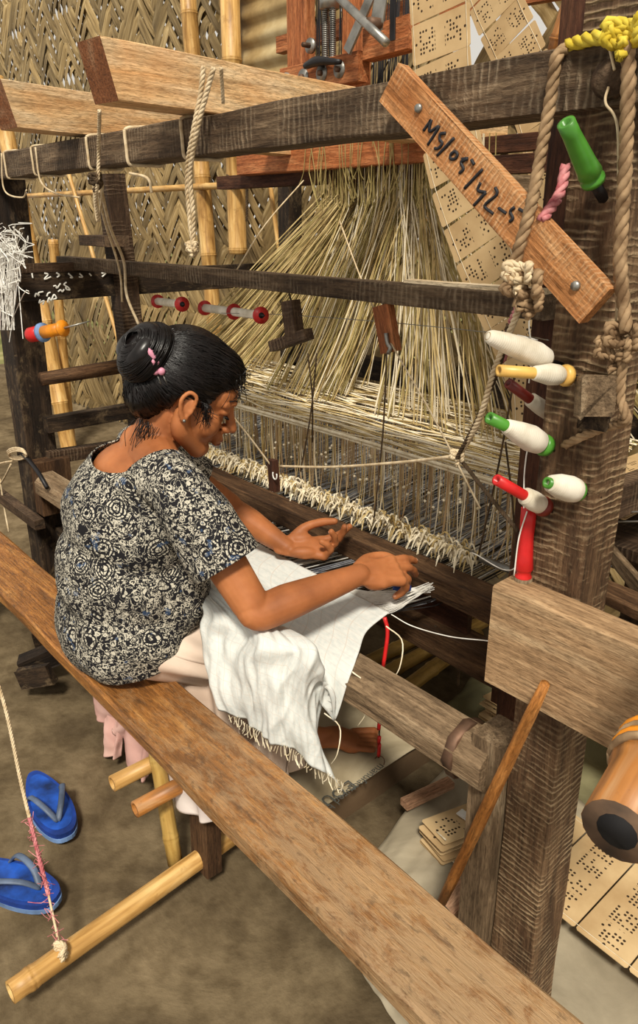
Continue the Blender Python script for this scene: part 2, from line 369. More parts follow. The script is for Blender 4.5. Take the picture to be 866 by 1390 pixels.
m_steel = plain('dull steel', (150, 148, 142), .4, .15, .8)
m_iron = plain('rusty iron strap', (110, 84, 66), .6, .2, .5)
m_blk = plain('black metal', (34, 32, 34), .45, .1, .3)
m_redp = plain('red plastic', (196, 34, 34), .35, .08)
m_drk = plain('dark red brown plastic', (112, 34, 24), .4, .1)
m_grn = plain('green plastic', (72, 134, 44), .35, .1)
m_yel = plain('yellow wooden bobbin', (222, 176, 92), .4, .08)
m_orange = plain('golden orange yarn', (226, 140, 26), .45, .12)
m_flange = plain('red flange', (186, 40, 38), .4, .1)
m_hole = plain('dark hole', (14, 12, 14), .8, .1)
m_ink = plain('black marker ink', (30, 30, 36), .6, .1)
m_inkg = plain('faded grey sack print', (84, 86, 80), .7, .1)
m_chalk = plain('white chalk', (232, 230, 222), .9, .05)
m_blue = plain('blue foam', (22, 58, 138), .6, .15)
m_bluel = plain('pale blue foam', (110, 140, 186), .6, .15)
m_strap = plain('grey blue strap', (86, 100, 122), .5, .15)
def yarn_mat():
    t = NT('wound white yarn'); v = t.coord((1, 1, 1)); wv = t.n('ShaderNodeTexWave', wave_type='BANDS', bands_direction='X'); t.l(v, wv.inputs[0]); wv.inputs['Scale'].default_value = 110; wv.inputs['Distortion'].default_value = 1.5
    t.bump(wv.outputs['Fac'], .25, .001); c = t.ramp(t.noise(v, 25, 4), [(.3, (190, 180, 158)), (.6, (226, 218, 202))]); return t.out(c, .65, .3)
m_yarn = yarn_mat()
# ================================================================ SETTING
fl_V = []; fl_F = []; n = 90
for j in range(n+1):
    for i in range(n+1):
        x = -9+11*i/n; y = -1.5+5.2*j/n
        fl_V.append((x, y, .012*nz(x*3, y*3)+.02*nz(x*1.1, y*1.1, 5)-.02))
for j in range(n):
    for i in range(n): a = j*(n+1)+i; fl_F.append((a, a+1, a+n+2, a+n+1))
tag(mesh('floor', fl_V, fl_F, m_floor, smooth=True, Mw=Matrix()), kind='structure')
tag(mesh('ground_outside', [(-40, 2.9, -.15), (20, 2.9, -.15), (20, 60, -.15), (-40, 60, -.15)], [(0, 1, 2, 3)], m_out, Mw=Matrix()), kind='structure')
# woven wall
WY = 2.7
wall = thing('wall_back', (-3, WY, 0), None, None, kind='structure')
X0, X1, Z0, Z1 = -8.2, .4, 0.0, 3.3
sp_ = .088; slope = 1.25; wd = .066
def strip_path(c, sgn):
    # line z = sgn*slope*(x-c)
    pts = []
    for s in np.arange(0, (Z1-Z0)/slope+.001, sp_/slope/1.25*.5):
        x = c+sgn*s; z = Z0+s*slope
        if x > -2.35 and z > 2.12 and int(c*11.1) % 3: break            # the weave is broken open at the top right
        if X0 <= x <= X1 and Z0 <= z <= Z1: pts.append((x, z))
    return pts
step = .090
nstrip = 0
H_ = (Z1-Z0)/slope
for sgn in (1, -1):
    lo, hi = (X0-H_, X1) if sgn > 0 else (X0, X1+H_)
    for idx, c in enumerate(np.arange(lo, hi, step)):
        pts = strip_path(c, sgn)
        if len(pts) < 4: continue
        P = np.array(pts); u = nrm(np.array([sgn*1.0, 0, slope])); nrm_ = np.array([-u[2], 0, u[0]])
        V = []; Fc = []; tw = random.uniform(-.006, .006); ww = wd*random.uniform(.82, 1.0)/2
        for k, (x, z) in enumerate(P):
            # crossing family index of the other direction
            co_ = (x+sgn*(z-Z0)/slope)   # base x of the crossing strip
            j_ = (co_-(X0 if sgn > 0 else X0-H_))/step
            i_, jj = (idx, j_) if sgn > 0 else (j_, idx)
            ph = (i_ - jj) if (math.floor((i_+.5)/10)+math.floor((jj+.5)/10)) % 2 else (i_ + jj)
            wv = math.sin((ph)*2*math.pi/8.0)
            wv = max(-1, min(1, wv*3.2))
            off = .010*wv*sgn
            wob = .006*nz(z*2, c*3, sgn)
            for q, bulge in ((-1, 0), (0, -.003), (1, 0)):
                p = np.array([x, WY+off+bulge+tw*q, z])+nrm_*(q*ww+wob)
                V.append(p)
        for k in range(len(P)-1):
            for q in range(2):
                a = k*3+q; Fc.append((a, a+1, a+4, a+3))
        c0 = np.array([P[0][0], WY, P[0][1]]); Mx = mat4(u, -nrm_, np.cross(u, -nrm_), c0); Mi = np.array(Mx.inverted())
        Vl = (np.c_[np.array(V), np.ones(len(V))]@Mi.T)[:, :3]
        mesh('bamboo_strip', Vl, Fc, m_strip, wall, Mx, smooth=True); nstrip += 1
print('strips', nstrip)
# poles of the shed
def pole(name, p, q, r, m, label, cat='pole', group=None, **k):
    o = bamboo(name, p, q, r, m, None, **k); return tag(o, label, cat, group)
Yw = 2.52
A = at(253, -30, 'y', Yw); B = at(300, 480, 'y', Yw); pole('bamboo_pole', np.array([B[0], Yw, 0]), A, .045, m_bam, 'thick yellow bamboo pole, left one of the upright pair behind the light beams', node=.42)
A = at(311, -30, 'y', Yw); B = at(323, 345, 'y', Yw); pole('bamboo_pole', B, A, .05, m_bam, 'thick yellow bamboo pole, right one of the upright pair, cut off above the rail', node=.5, first=.05)
tag(rope('binding_cord', [at(308, 238, 'y', 2.46), at(318, 243, 'y', 2.455), at(334, 238, 'y', 2.46), at(335, 300, 'y', 2.46)], .007, m_roped, n=20), 'dark cord bound round the right bamboo pole at the cross rail', 'cord')
A = at(2, 150, 'y', 2.0); B = at(88, 570, 'y', 2.0); pole('bamboo_pole', A+(A-B)*.1, at(108, 680, 'y', 2.0), .055, m_bam, 'thick leaning orange bamboo pole at the left edge behind the chalked board', node=.5)
pole('bamboo_pole', at(72, 325, 'y', 2.1), at(100, 640, 'y', 2.1), .032, m_bam, 'shorter bamboo pole beside the thick leaning pole on the left', node=.3)
pole('bamboo_cane', at(93, 235, 'y', 2.4), at(172, 500, 'y', 2.4), .014, m_bam, 'slim leaning bamboo cane behind the chalked board', 'cane', node=.3)
pole('bamboo_cane', at(366, 245, 'y', 2.55), at(380, 350, 'y', 2.55), .012, m_bam, 'slim upright cane behind the harness twine', 'cane', node=.3)
pole('bamboo_rail', at(-40, 270, 'y', 2.48), at(452, 244, 'y', 2.48), .018, m_bam, 'long thin horizontal bamboo rail tied across the woven wall', 'rail', node=.4)
pole('bamboo_rail', at(560, 305, 'y', 2.66), at(760, 290, 'y', 2.66), .022, m_bam, 'short horizontal bamboo rail behind the hanging punched cards', 'rail', node=.3)
pole('bamboo_pole', at(765, 80, 'y', 2.4), at(800, -30, 'y', 2.4), .06, m_bamo, 'orange bamboo pole leaning at the top right behind the loom post', node=.5)
tag(beam('board', at(520, 255, 'y', 2.3), at(720, 262, 'y', 2.3), .03, .11, m_grey), 'grey horizontal board behind the top of the harness twine', 'board')
tag(beam('board', at(600, 15, 'y', 2.6), at(765, -15, 'y', 2.6), .03, .06, m_red), 'reddish lath crossing the woven wall at the top right', 'board')
# corrugated panel: one sheet with rolled ridges
V = []; Fc = []; a0 = at(326, 110, 'y', 2.6); a1 = at(398, -30, 'y', 2.6); nn = 60
for i in range(nn+1):
    z = a0[2]+(3.2-a0[2])*i/nn
    for x in (a0[0], a1[0]+.15): V.append((x, 2.6+.012*math.sin(i*.95), z))
for i in range(nn): Fc.append((2*i, 2*i+1, 2*i+3, 2*i+2))
t = NT('weathered corrugated iron'); v = t.coord(); m_corr = t.out(t.ramp(t.noise(v, 5, 6), [(.3, (110, 88, 52)), (.5, (160, 136, 92)), (.75, (196, 180, 140))]), .6, .4)
tag(mesh('corrugated_sheet', V, Fc, m_corr, smooth=True), 'weathered corrugated sheet beside the right bamboo pole at the top', 'sheet')

# ================================================================ LOOM FRAME
loom = thing('loom_frame', (-1.7, 1.05, 0), 'heavy dark timber loom frame of posts, crossbeams and rails around the weaver', 'loom frame')
# front right post
box('post', -.622, -.527, 1.0, 1.10, 0.0, 2.1, m_post, loom, seg=30, jit=.003)
# second right post (behind)
box('post', -.85, -.765, 1.29, 1.37, 0.0, 2.1, m_redk, loom, seg=16)
# front left post
box('post', -3.0, -2.87, .98, 1.10, 0.0, 1.70, m_black, loom, seg=20, jit=.004)
# rear left post
lb = at(148, 240, 'x', -2.85); beam('post', (-2.85, 1.42, 1.72), (-2.85, 1.50, 0), .085, .085, m_dark, loom, up=(0, 1, 0))
# top front beam
box('crossbeam', -3.06, -.40, .975, 1.06, 1.688, 1.766, m_beam, loom, seg=40, jit=.003)
lathe('peg', at(832, 107, 'y', .98), at(828, 108, 'y', .955), [(0, .024), (.7, .024), (1, .018)], m_dark, loom)
# hanging middle rail with pale top strip
rail = box('rail', -3.0, -.79, 1.235, 1.285, 1.375, 1.42, m_beam, loom, seg=30)
tag(box('batten', -1.16, -.80, 1.255, 1.285, 1.421, 1.429, m_pale, rail), 'thin pale batten')
box('rail', -2.92, -2.70, 1.30, 1.40, 1.46, 1.50, m_dark, loom)
# left side rails (run back along Y)
sidebd = beam('side_board', (-2.86, 1.02, 1.318), (-2.86, 2.3, 1.318), .03, .10, m_black, loom)
sidetop = beam('side_board', (-2.86, 1.02, 1.386), (-2.86, 1.40, 1.386), .035, .035, m_dark, loom)
beam('side_rail', (-2.83, 1.05, .80), (-2.83, 2.3, .80), .05, .06, m_black, loom)
beam('side_rail', (-2.86, 1.05, .66), (-2.86, 2.3, .60), .05, .05, m_dark, loom)
# lower members
box('bearing_block', -2.872, -2.80, .985, 1.12, .44, .66, m_slay, loom)
box('rail', -3.3, -2.78, .94, .98, .40, .44, m_dark, loom)
box('rail', -3.2, -2.2, 1.05, 1.10, .24, .36, m_black, loom)
box('bearing_block', -.70, -.624, .99, 1.075, .10, .64, m_grey, loom, jit=.003)
# wedge on post at upper right
V = []
wb = beam('wedge_block', at(800, 538, 'y', 1.01), at(812, 542, 'y', .935), .045, .055, m_grey, loom, jit=.006, seg=6)
beam('wedge_block', (-.535, .995, 1.30), (-.515, .955, 1.30), .04, .05, m_black, loom, jit=.006)
# top back cross members carried to the jacquard
beam('crossbeam', (-2.8, 1.9, 1.70), (-.5, 1.9, 1.70), .06, .05, m_redk, loom, seg=6)
beam('side_rail', (-.78, 1.35, 1.60), (-.78, 2.3, 1.60), .06, .08, m_dark, loom)
beam('side_rail', (-.78, 1.35, .95), (-.72, 2.3, .95), .05, .08, m_dark, loom)
beam('post', (-.95, 2.2, 0), (-.95, 2.2, 1.9), .08, .08, m_dark, loom, up=(0, 1, 0))
beam('post', (-2.85, 2.3, 0), (-2.85, 2.3, 1.8), .08, .08, m_black, loom, up=(0, 1, 0))
beam('crossbeam', (-2.85, 2.3, .95), (-.95, 2.25, .95), .06, .09, m_black, loom)
beam('crossbeam', (-2.85, 2.3, .5), (-.95, 2.25, .5), .06, .09, m_black, loom)
# side pole with flange at left
sb = thing('side_roller', at(50, 513, 'x', -2.82), 'brown round roller with a wooden disc running back from the left post', 'roller')
pa, pb = np.array([-2.80, 1.04, .985]), np.array([-2.80, 1.38, .995])
lathe('shaft', pa, pb, [(0, .026), (1, .030)], m_slay, sb); lathe('disc', pb, pb+np.array([0, .025, 0]), [(0, .05), (1, .05)], m_redk, sb)
# plank on the post
pk = at(688, 790, 'y', .955)
tag(beam('plank', (-.645, .968, .893), (-.22, .968, .893), .06, .185, m_plank, seg=20, ch=.12, jit=.003), 'broad dusty brown plank fixed across the front of the right post', 'plank')
# diagonal plank with writing
dg = thing('marked_plank', at(690, 270, 'y', .94), 'orange brown plank with handwritten marking nailed diagonally at the top right of the loom', 'plank')
q0 = at(534, 113, 'y', .95); q1 = at(812, 416, 'y', .95)
x_, y_, z_ = frame(q0, q1, (0, 1, 0))
dw = np.linalg.norm(at(548, 90, 'y', .95)-at(518, 135, 'y', .95))
beam('board', q0, q1, dw, .022, m_diag, dg, up=(0, 1, 0), ch=.06, seg=16, jit=.0015)
for px, py in ((568, 147), (781, 388)):
    c = at(px, py, 'y', .938); lathe('nail', c+np.array([0, .01, 0]), c-np.array([0, .003, 0]), [(0, .004), (.5, .004), (.55, .0075), (1, .006)], m_steel, dg, k=10)
def strokes(name, polys, plane, mat, parent, r=.003, flat=.3, off=0.0):
    V = []; Fc = []
    for pl in polys:
        P = [plane(x, y) for x, y in pl]; P = cr(P, max(4, 4*len(P))); tube_geo(P, r, 5, V, Fc)
    return mesh(name, V, Fc, mat, parent, smooth=True, kind='stuff')
# letters traced where they stand on the board face (crop units 4.33 px)
def dgp(x, y): return at(560+x/4.33, 70+y/4.33, 'y', .9385)
LET = [[(65, 465), (110, 400)], [(110, 400), (100, 470), (155, 440), (90, 550)],
       [(195, 480), (165, 485), (160, 515), (175, 540), (150, 570), (130, 568)],
       [(245, 508), (145, 612)],
       [(250, 585), (225, 605), (225, 630), (250, 630), (265, 605), (250, 585)],
       [(290, 632), (325, 628)], [(345, 635), (362, 665)], [(325, 630), (285, 650), (300, 690), (275, 715)],
       [(412, 692), (305, 805)],
       [(400, 770), (385, 815), (432, 828)], [(432, 828), (360, 905)],
       [(485, 798), (495, 840), (425, 905), (475, 955)],
       [(505, 920), (550, 952)],
       [(600, 915), (575, 940), (590, 980), (570, 1000)], [(625, 925), (665, 950)]]
strokes('handwriting', LET, dgp, m_ink, dg, r=.0025)
# chalk on the side board
def chp(x, y):
    return at(20+x/6.19, 350+y/6.19, 'x', -2.842)
CH = [[(145, 130), (152, 170)], [(250, 130), (280, 140), (250, 180), (305, 160)], [(350, 125), (375, 145), (355, 165)], [(450, 130), (485, 165), (465, 165)],
      [(545, 130), (570, 160), (540, 160)], [(625, 130), (645, 150)], [(730, 130), (765, 128), (735, 160)],
      [(170, 330), (180, 300), (205, 320), (200, 295), (240, 285)], [(215, 350), (205, 380), (245, 360), (235, 395)], [(270, 325), (280, 300), (300, 290)],
      [(275, 375), (290, 335), (305, 360), (330, 310), (350, 340), (310, 350)], [(325, 240), (345, 235), (355, 255), (385, 215)], [(365, 285), (385, 270), (400, 285), (415, 265)],
      [(435, 205), (415, 225), (450, 250), (465, 270), (435, 265), (430, 245)]]
strokes('chalk_writing', CH, chp, m_chalk, sidebd, r=.0032)

m_endg = wood('weathered end grain', (92, 52, 26), (142, 88, 52), (182, 146, 112), grain=.3)
# light beams lying on top
def lbeam(p0, p1, w, h, label):
    o = beam('timber_beam', p0, p1, w, h, m_light, seg=14, ch=.04, jit=.002)
    for v in list(o.data.vertices)[:8]: v.co.x += .03*(.5-v.co.z/h)      # end sawn at a slant
    o.data.materials.append(m_endg); o.data.polygons[14*8].material_index = 1
    return tag(o, label, 'beam')
lbeam((-1.54, .745, 1.83), (-1.72, 2.3, 1.824), .085, .108, 'fresh light timber beam with a brown end, lying across the dark top beam in the middle')
lbeam((-2.13, .762, 1.83), (-2.36, 2.3, 1.824), .085, .108, 'fresh light timber beam at the upper left edge, lying across the dark top beam')

# ================================================================ BENCH
bn = thing('bench', (-1.5, .68, 0), 'long worn orange brown plank bench the weaver sits on', 'bench')
beam('seat_plank', (-3.4, .68, .478), (-.25, .68, .478), .164, .044, m_bench, bn, seg=40, ch=.25, jit=.003)
beam('leg', (-1.30, .765, .455), (-1.285, .745, .02), .075, .045, m_slay, bn, up=(0, 1, 0))
beam('leg', (-2.9, .68, .455), (-2.9, .68, 0), .085, .05, m_slay, bn, up=(0, 1, 0))
pole('bamboo_stake', at(212, 1020, 'y', .70), at(238, 1172, 'y', .68), .019, m_bamd, 'short upright bamboo stake under the bench beside its wooden leg', 'stake', node=.2)
bam_a, bam_b = at(152, 1064, 'z', .25), at(183, 1099, 'z', .25)
pole('bamboo_stub', bam_a, bam_a+np.array([0, .25, 0]), .02, m_bam, 'upper of two hollow bamboo ends sticking out under the bench', 'bamboo', node=.4, first=.9)
pole('bamboo_stub', bam_b, bam_b+np.array([0, .25, 0]), .02, m_bamo, 'lower of two hollow bamboo ends sticking out under the bench', 'bamboo', node=.4, first=.9)
# bamboo poles on the ground under the loom
pole('treadle_pole', (-1.255, .25, .05), (-1.35, 1.50, .05), .024, m_bam, 'long yellow bamboo pole on the earth floor running under the bench from bottom left', node=.42)
for p, q, l in (((531, 884), (667, 818), 'farthest of three bamboo treadles behind the cloth beam'), ((528, 912), (670, 836), 'middle one of three bamboo treadles behind the cloth beam'), ((554, 932), (632, 874), 'nearest of three bamboo treadles behind the cloth beam')):
    a = at(*p, 'z', .06); b = at(*q, 'z', .06); b = b+(b-a)*.25
    pole('bamboo_treadle', a-(b-a)*.5, b, .026, m_bamd, l, 'treadle', 'bamboo treadles behind the cloth beam', node=.35)

# ================================================================ CLOTH BEAM AND SLAY
cb = thing('cloth_beam', (-1.7, 1.02, .51), 'heavy octagonal wooden cloth beam with an iron ring in front of the weaver', 'cloth beam')
V = []; Fc = []; sg = 24; rr = .058
for i in range(sg+1):
    x = (2.80-.66)*i/sg
    for k in range(8):
        a = math.pi/8+k*math.pi/4; n_ = nz(x*5, k*2.1)*.002
        V.append((x, (rr+n_)*math.cos(a), (rr+n_)*math.sin(a)))
for i in range(sg):
    for k in range(8): k2 = (k+1) % 8; Fc.append((i*8+k, i*8+k2, i*8+8+k2, i*8+8+k))
Fc.append(tuple(range(7, -1, -1))); Fc.append(tuple(sg*8+k for k in range(8)))
mesh('roller', V, Fc, m_grey, cb, Matrix.Translation((-2.80, 1.02, .568)))
lathe('iron_ring', (-.745, 1.02, .568), (-.722, 1.02, .568), [(0, .058), (.05, .0625), (.95, .0625), (1, .058)], m_iron, cb, k=8)
bb = box('axle_block', -.70, -.66, .99, 1.05, .54, .60, m_grey, cb)
tube('lever_bar', [at(26, 612, 'y', .975), at(46, 632, 'y', .968), at(64, 662, 'y', .96)], .009, m_blk, cb, n=4)

sl = thing('slay', (-1.7, 1.37, .6), 'brown wooden slay bar spanning the loom below the tufted cords', 'slay')
box('slay_bar', -2.75, -.86, 1.335, 1.41, .640, .705, m_slay, sl, seg=30, jit=.002)
box('lower_bar', -2.75, -.86, 1.345, 1.425, .47, .548, m_slay, sl, seg=24, jit=.003)
box('upright', -1.20, -1.02, 1.385, 1.405, .54, .65, m_redk, sl)
box('upright', -.93, -.90, 1.385, 1.41, .40, .65, m_redk, sl)
box('upright', -2.5, -2.4, 1.385, 1.405, .54, .65, m_redk, sl)
tag(tube('rod', [(-1.10, 1.45, .738), (-.90, 1.45, .738)], .0095, m_steel, sl, n=3, k=10), 'grey metal rod end')
# ================================================================ JACQUARD HEAD
jq = thing('jacquard_head', (-2.1, 1.9, 1.72), 'reddish timber machine head with washers, metal bars and black needles above the harness', 'loom head')
a, b = at(330, 228, 'y', 1.85), at(562, 200, 'y', 1.85)
beam('base_rail', (a[0], 1.85, 1.755), (b[0]+.1, 1.85, 1.755), .06, .075, m_red, jq)
beam('base_rail', (a[0], 2.15, 1.78), (b[0]+.3, 2.15, 1.78), .05, .05, m_redk, jq)
def jx(px, py=60, Y=1.9): return at(px, py, 'y', Y)[0]
def jz(px, py, Y=1.9): return at(px, py, 'y', Y)[2]
for (xl, xr, Y) in ((392, 425, 1.90), (467, 502, 1.93)):
    x0, x1 = jx(xl, 40, Y), jx(xr, 40, Y); beam('upright', ((x0+x1)/2, Y, 1.76), ((x0+x1)/2, Y, 2.6), (x1-x0)*.8, .04, m_red, jq, up=(0, 1, 0))
# washer rail
wa, wb_ = at(380, 114, 'y', 1.82), at(486, 94, 'y', 1.82)
zc = (at(400, 105, 'y', 1.82)[2]+at(470, 95, 'y', 1.82)[2])/2
beam('washer_rail', (wa[0], 1.845, zc), (wb_[0], 1.845, zc), .05, .085, m_red, jq)
for px, py in ((389, 111), (412, 107), (437, 103), (461, 100)):
    c = at(px, py, 'y', 1.82); c[2] = zc; c[1] = 1.82; wsh = lathe('washer', c+np.array([0, .004, 0]), c-np.array([0, .004, 0]), [(0, .026), (1, .026)], m_steel, jq)
    lathe('bolt_head', c-np.array([0, .004, 0]), c-np.array([0, .016, 0]), [(0, .010), (1, .009)], m_iron, wsh, k=6)
c = at(420, 62, 'y', 1.85); wsh = lathe('washer', c+np.array([0, .01, 0]), c, [(0, .024), (1, .024)], m_steel, jq); lathe('bolt_head', c, c-np.array([0, .03, 0]), [(0, .009), (1, .008)], m_iron, wsh, k=6)
beam('cross_rail', (jx(380, 60, 2.1), 2.1, jz(380, 62, 2.1)), (jx(560, 60, 2.1), 2.1, jz(380, 62, 2.1)), .04, .06, m_red, jq)
beam('side_rail', at(500, 62, 'y', 1.86), at(562, 44, 'y', 1.86), .05, .09, m_red, jq)
tube('black_lever', [at(414, 90, 'y', 1.80), at(432, 83, 'y', 1.80), at(462, 84, 'y', 1.80)], [.010, .017, .008], m_blk, jq, n=10)
tube('push_rod', [at(455, -8, 'y', 1.76), at(524, 58, 'y', 1.70)], .0125, m_steel, jq, n=4, k=10)
beam('flat_bar', at(471, 70, 'y', 1.80), at(506, -10, 'y', 1.80), .033, .006, m_steel, jq, up=(0, 1, 0))
beam('flat_bar', at(510, 40, 'y', 1.76), at(520, -20, 'y', 1.76), .048, .006, m_steel, jq, up=(0, 1, 0))
beam('flat_bar', at(533, 55, 'y', 1.82), at(534, -20, 'y', 1.82), .018, .006, m_blk, jq, up=(0, 1, 0))
c = at(507, 33, 'y', 1.74); lathe('bolt_head', c+np.array([0, .02, 0]), c-np.array([0, .02, 0]), [(0, .02), (1, .018)], m_iron, jq, k=6)
for px in (442, 452):
    P = []; a, b = at(px, 5, 'y', 1.86), at(px, 82, 'y', 1.86)
    for i in range(160): tt = i/159; P.append(a*(1-tt)+b*tt+np.array([.009*math.cos(i*1.05), .009*math.sin(i*1.05), 0]))
    tube('coil_spring', P, .003, m_steel, jq, k=4)
lathe('spring_cap', at(447, 12, 'y', 1.86), at(447, -12, 'y', 1.86), [(0, .032), (1, .032)], m_steel, jq)
V = []; Fc = []
for i in range(42):
    x = jx(503, 90, 1.97)+.19*i/41; z0 = 1.80
    tube_geo([(x, 1.97+random.uniform(-.05, .05), z0), (x, 1.97, 2.5)], .0022, 4, V, Fc)
for i in range(24):
    x = jx(430, 60, 1.97)+.13*i/23; tube_geo([(x, 1.97+random.uniform(-.04, .04), 1.8), (x, 1.97, 2.5)], .0022, 4, V, Fc)
mesh('needles', V, Fc, m_blk, jq, kind='stuff')

# ================================================================ HARNESS
hs = thing('harness', (-1.9, 1.8, .55), 'fan of straw coloured harness twines spreading down to a net of cream cords', 'harness')
MZ = lambda y: .955+.05*(y-1.48)/.32         # height of the cord net
def fan(n_, mats, x0a, x0b, xa, xb, ya, yb, seed, r=.0021, z0=1.74):
    rg = random.Random(seed)
    geo = [([], []) for _ in mats]
    for i in range(n_):
        t_ = (i+rg.random())/n_; xt = x0a+(x0b-x0a)*t_+rg.gauss(0, .01); xb_ = xa+(xb-xa)*min(1, max(0, t_+rg.gauss(0, .035)))
        yt = 1.93+rg.uniform(-.09, .09); y = rg.uniform(ya, yb); zb = MZ(y)+.01
        a = np.array([xt, yt, z0+.06]); b = np.array([xb_, y, zb]); mid = (a+b)/2+np.array([0, 0, -.015])
        k = rg.randrange(len(mats)); k1 = np.array([xt+(xb_-xt)*.015, yt, 1.645-rg.random()*.06]); P = np.array([a, k1, k1*.66+b*.34, k1*.33+b*.67+np.array([0, 0, -.01]), b])
        tube_geo(P, r*rg.uniform(.8, 1.3), 3, geo[k][0], geo[k][1], caps=False)
    return geo
cnt = [0]
def emit(geo, mats, par, nm):
    for (V, Fc), m in zip(geo, mats):
        if V: mesh(nm, V, Fc, m, par, kind='stuff')
HM = [m_har, m_har2, m_cream]
emit(fan(130, [m_har, m_har2, m_har], -2.09, -1.95, -2.95, -2.34, 1.62, 1.80, 1), [m_har, m_har2, m_har], hs, 'left_twines')
emit(fan(170, [m_har, m_cream, m_har2], -2.02, -1.74, -2.16, -1.80, 1.58, 1.80, 2), [m_har, m_cream, m_har2], hs, 'centre_twines')
emit(fan(130, HM, -1.78, -1.57, -1.66, -1.12, 1.60, 1.82, 3), HM, hs, 'right_twines')
emit(fan(60, [m_har2, m_cream], -1.70, -1.52, -1.15, -.85, 1.7, 2.1, 4), [m_har2, m_cream], hs, 'right_twines')
# short bunched ends hanging at the top
V = []; Fc = []
for i in range(220):
    x = random.uniform(-2.15, -1.52); y = random.uniform(1.8, 2.0); z = 1.80
    tube_geo(cr([(x, y, z), (x+random.gauss(0, .012), y, z-.09), (x+random.gauss(0, .025), y, z-random.uniform(.12, .22))], 5), .0018, 3, V, Fc, caps=False)
mesh('frayed_ends', V, Fc, m_har2, hs, kind='stuff')
# net of cream cords running along the loom
V = []; Fc = []; V2 = []; F2 = []
for i in range(74):
    y = 1.47+.36*(i/73)**1.0; z = MZ(y); 
    if i % 7 == 0: continue
    P = [(x, y+random.gauss(0, .004)+.006*math.sin(x*9+i), z+random.gauss(0, .004)+.004*math.sin(x*14+i*2)) for x in np.linspace(-2.95, -.86, 16)]
    (tube_geo(cr(P, 40), random.uniform(.0016, .0030), 4, V, Fc) if i % 2 else tube_geo(cr(P, 40), random.uniform(.0014, .0024), 4, V2, F2))
mesh('cord_net', V, Fc, m_cream, hs, kind='stuff'); mesh('cord_net', V2, F2, m_har, hs, kind='stuff')
for (y, z, r_) in ((1.462, .945, .005), (1.465, .935, .004), (1.47, .99, .003), (1.80, 1.02, .004)):
    tube('edge_cord', [(-2.95, y, z), (-2.2, y, z-.002), (-1.5, y+.004, z+.003), (-.86, y, z)], r_, m_cream, hs, n=20)
# heddles hanging under the net, gathered in bundles
V = []; Fc = []; V2 = []; F2 = []; V3 = []; F3 = []
rg = random.Random(9)
for row in range(4):
    y = 1.475+.09*row; nb = 44
    for i in range(nb):
        xc = -2.9+2.03*(i+rg.random()*.6)/nb
        for q in range(rg.choice((2, 3, 5, 6))):
            x = xc+rg.gauss(0, .007); yy = y+rg.gauss(0, .008)
            zt = MZ(yy)-.003; zb = .735 if row < 2 else .60
            P = cr([(x, yy, zt), (x+rg.gauss(0, .004), yy, .85), (xc+rg.gauss(0, .009), yy, zb)], 5); vv, ff = ((V, Fc), (V2, F2), (V3, F3))[rg.choice((0, 0, 0, 1, 1, 2))]
            tube_geo(P, rg.uniform(.0010, .0022), 3, vv, ff, caps=False)
mesh('heddles', V, Fc, m_hed, hs, kind='stuff'); mesh('heddles', V2, F2, m_har, hs, kind='stuff'); mesh('heddles', V3, F3, m_cream, hs, kind='stuff')
V = []; Fc = []
for i in range(150):                      # small knots on the heddles
    x = rg.uniform(-2.8, -.9); y = 1.47+rg.random()*.02; z = rg.choice((.90, .86, .82))+rg.gauss(0, .008); tube_geo([(x, y, z-.004), (x, y, z), (x, y, z+.004)], [.002, .005, .002], 5, V, Fc)
mesh('heddle_knots', V, Fc, m_cream, hs, kind='stuff')
# woolly tufts at the bottom of the heddles
tf = thing('tuft_row', (-1.9, 1.45, .72), 'row of fluffy cream yarn tufts along the back of the slay bar', 'yarn tufts')
V = []; Fc = []; V2 = []; F2 = []
for i in range(1150):
    x = -2.75+1.70*(i/1149)+rg.gauss(0, .01); y = 1.445+rg.gauss(0, .014); z = .735+rg.gauss(0, .008); an = rg.uniform(0, 6.28); l = rg.uniform(.02, .05)
    d = np.array([math.cos(an)*.7, -abs(math.sin(an))*.8, rg.uniform(-.7, .5)])*l
    P = cr([(x, y, z), np.array([x, y, z])+d*.5+np.array([0, 0, .016]), np.array([x, y, z])+d+np.array([0, 0, -.006])], 6)
    vv, ff = ((V, Fc), (V2, F2))[rg.random() < .3]; tube_geo(P, [.0022, .0028, .003, .003, .0022, .001], 3, vv, ff, caps=False)
mesh('tufts', V, Fc, m_cream, tf, kind='stuff'); mesh('tufts', V2, F2, m_har, tf, kind='stuff')

# ================================================================ WARP AND CLOTH
wp = thing('warp', (-1.7, 1.4, .6), 'sheet of black, white and grey warp threads stretched under the slay bar', 'warp threads')
geo = {0: ([], []), 1: ([], []), 2: ([], [])}
XL, XR = -2.65, -1.085
for i in range(330):
    x = XL+(XR-XL)*i/329+rg.gauss(0, .0015); k = rg.choice((0, 0, 1, 1, 1, 2)); y0 = 1.165
    xs = x+rg.gauss(0, .006)
    sh = .012 if i % 2 else -.006
    P = [(x, y0, .664), (xs, 1.33, .634+sh), (xs+rg.gauss(0, .004), 1.46, .63), (xs, 2.28, .66)]
    tube_geo(P, rg.uniform(.0011, .0019), 3, *geo[k], caps=False)
for k, m in ((0, m_wht), (1, m_dthr), (2, m_gthr)): mesh('threads', geo[k][0], geo[k][1], m, wp, kind='stuff')
# second layer: pale grey blue warp behind the heddles
V = []; Fc = []; V2 = []; F2 = []
for i in range(300):
    x = -2.8+1.95*i/299; P = [(x, 1.50, .70), (x+rg.gauss(0, .01), 2.26, rg.choice((.66, .74, .82)))]; tube_geo(P, .0019, 3, *(((V, Fc), (V2, F2))[i % 3 == 0]), caps=False)
mesh('threads', V, Fc, m_gthr, wp, kind='stuff'); mesh('threads', V2, F2, m_wht, wp, kind='stuff')
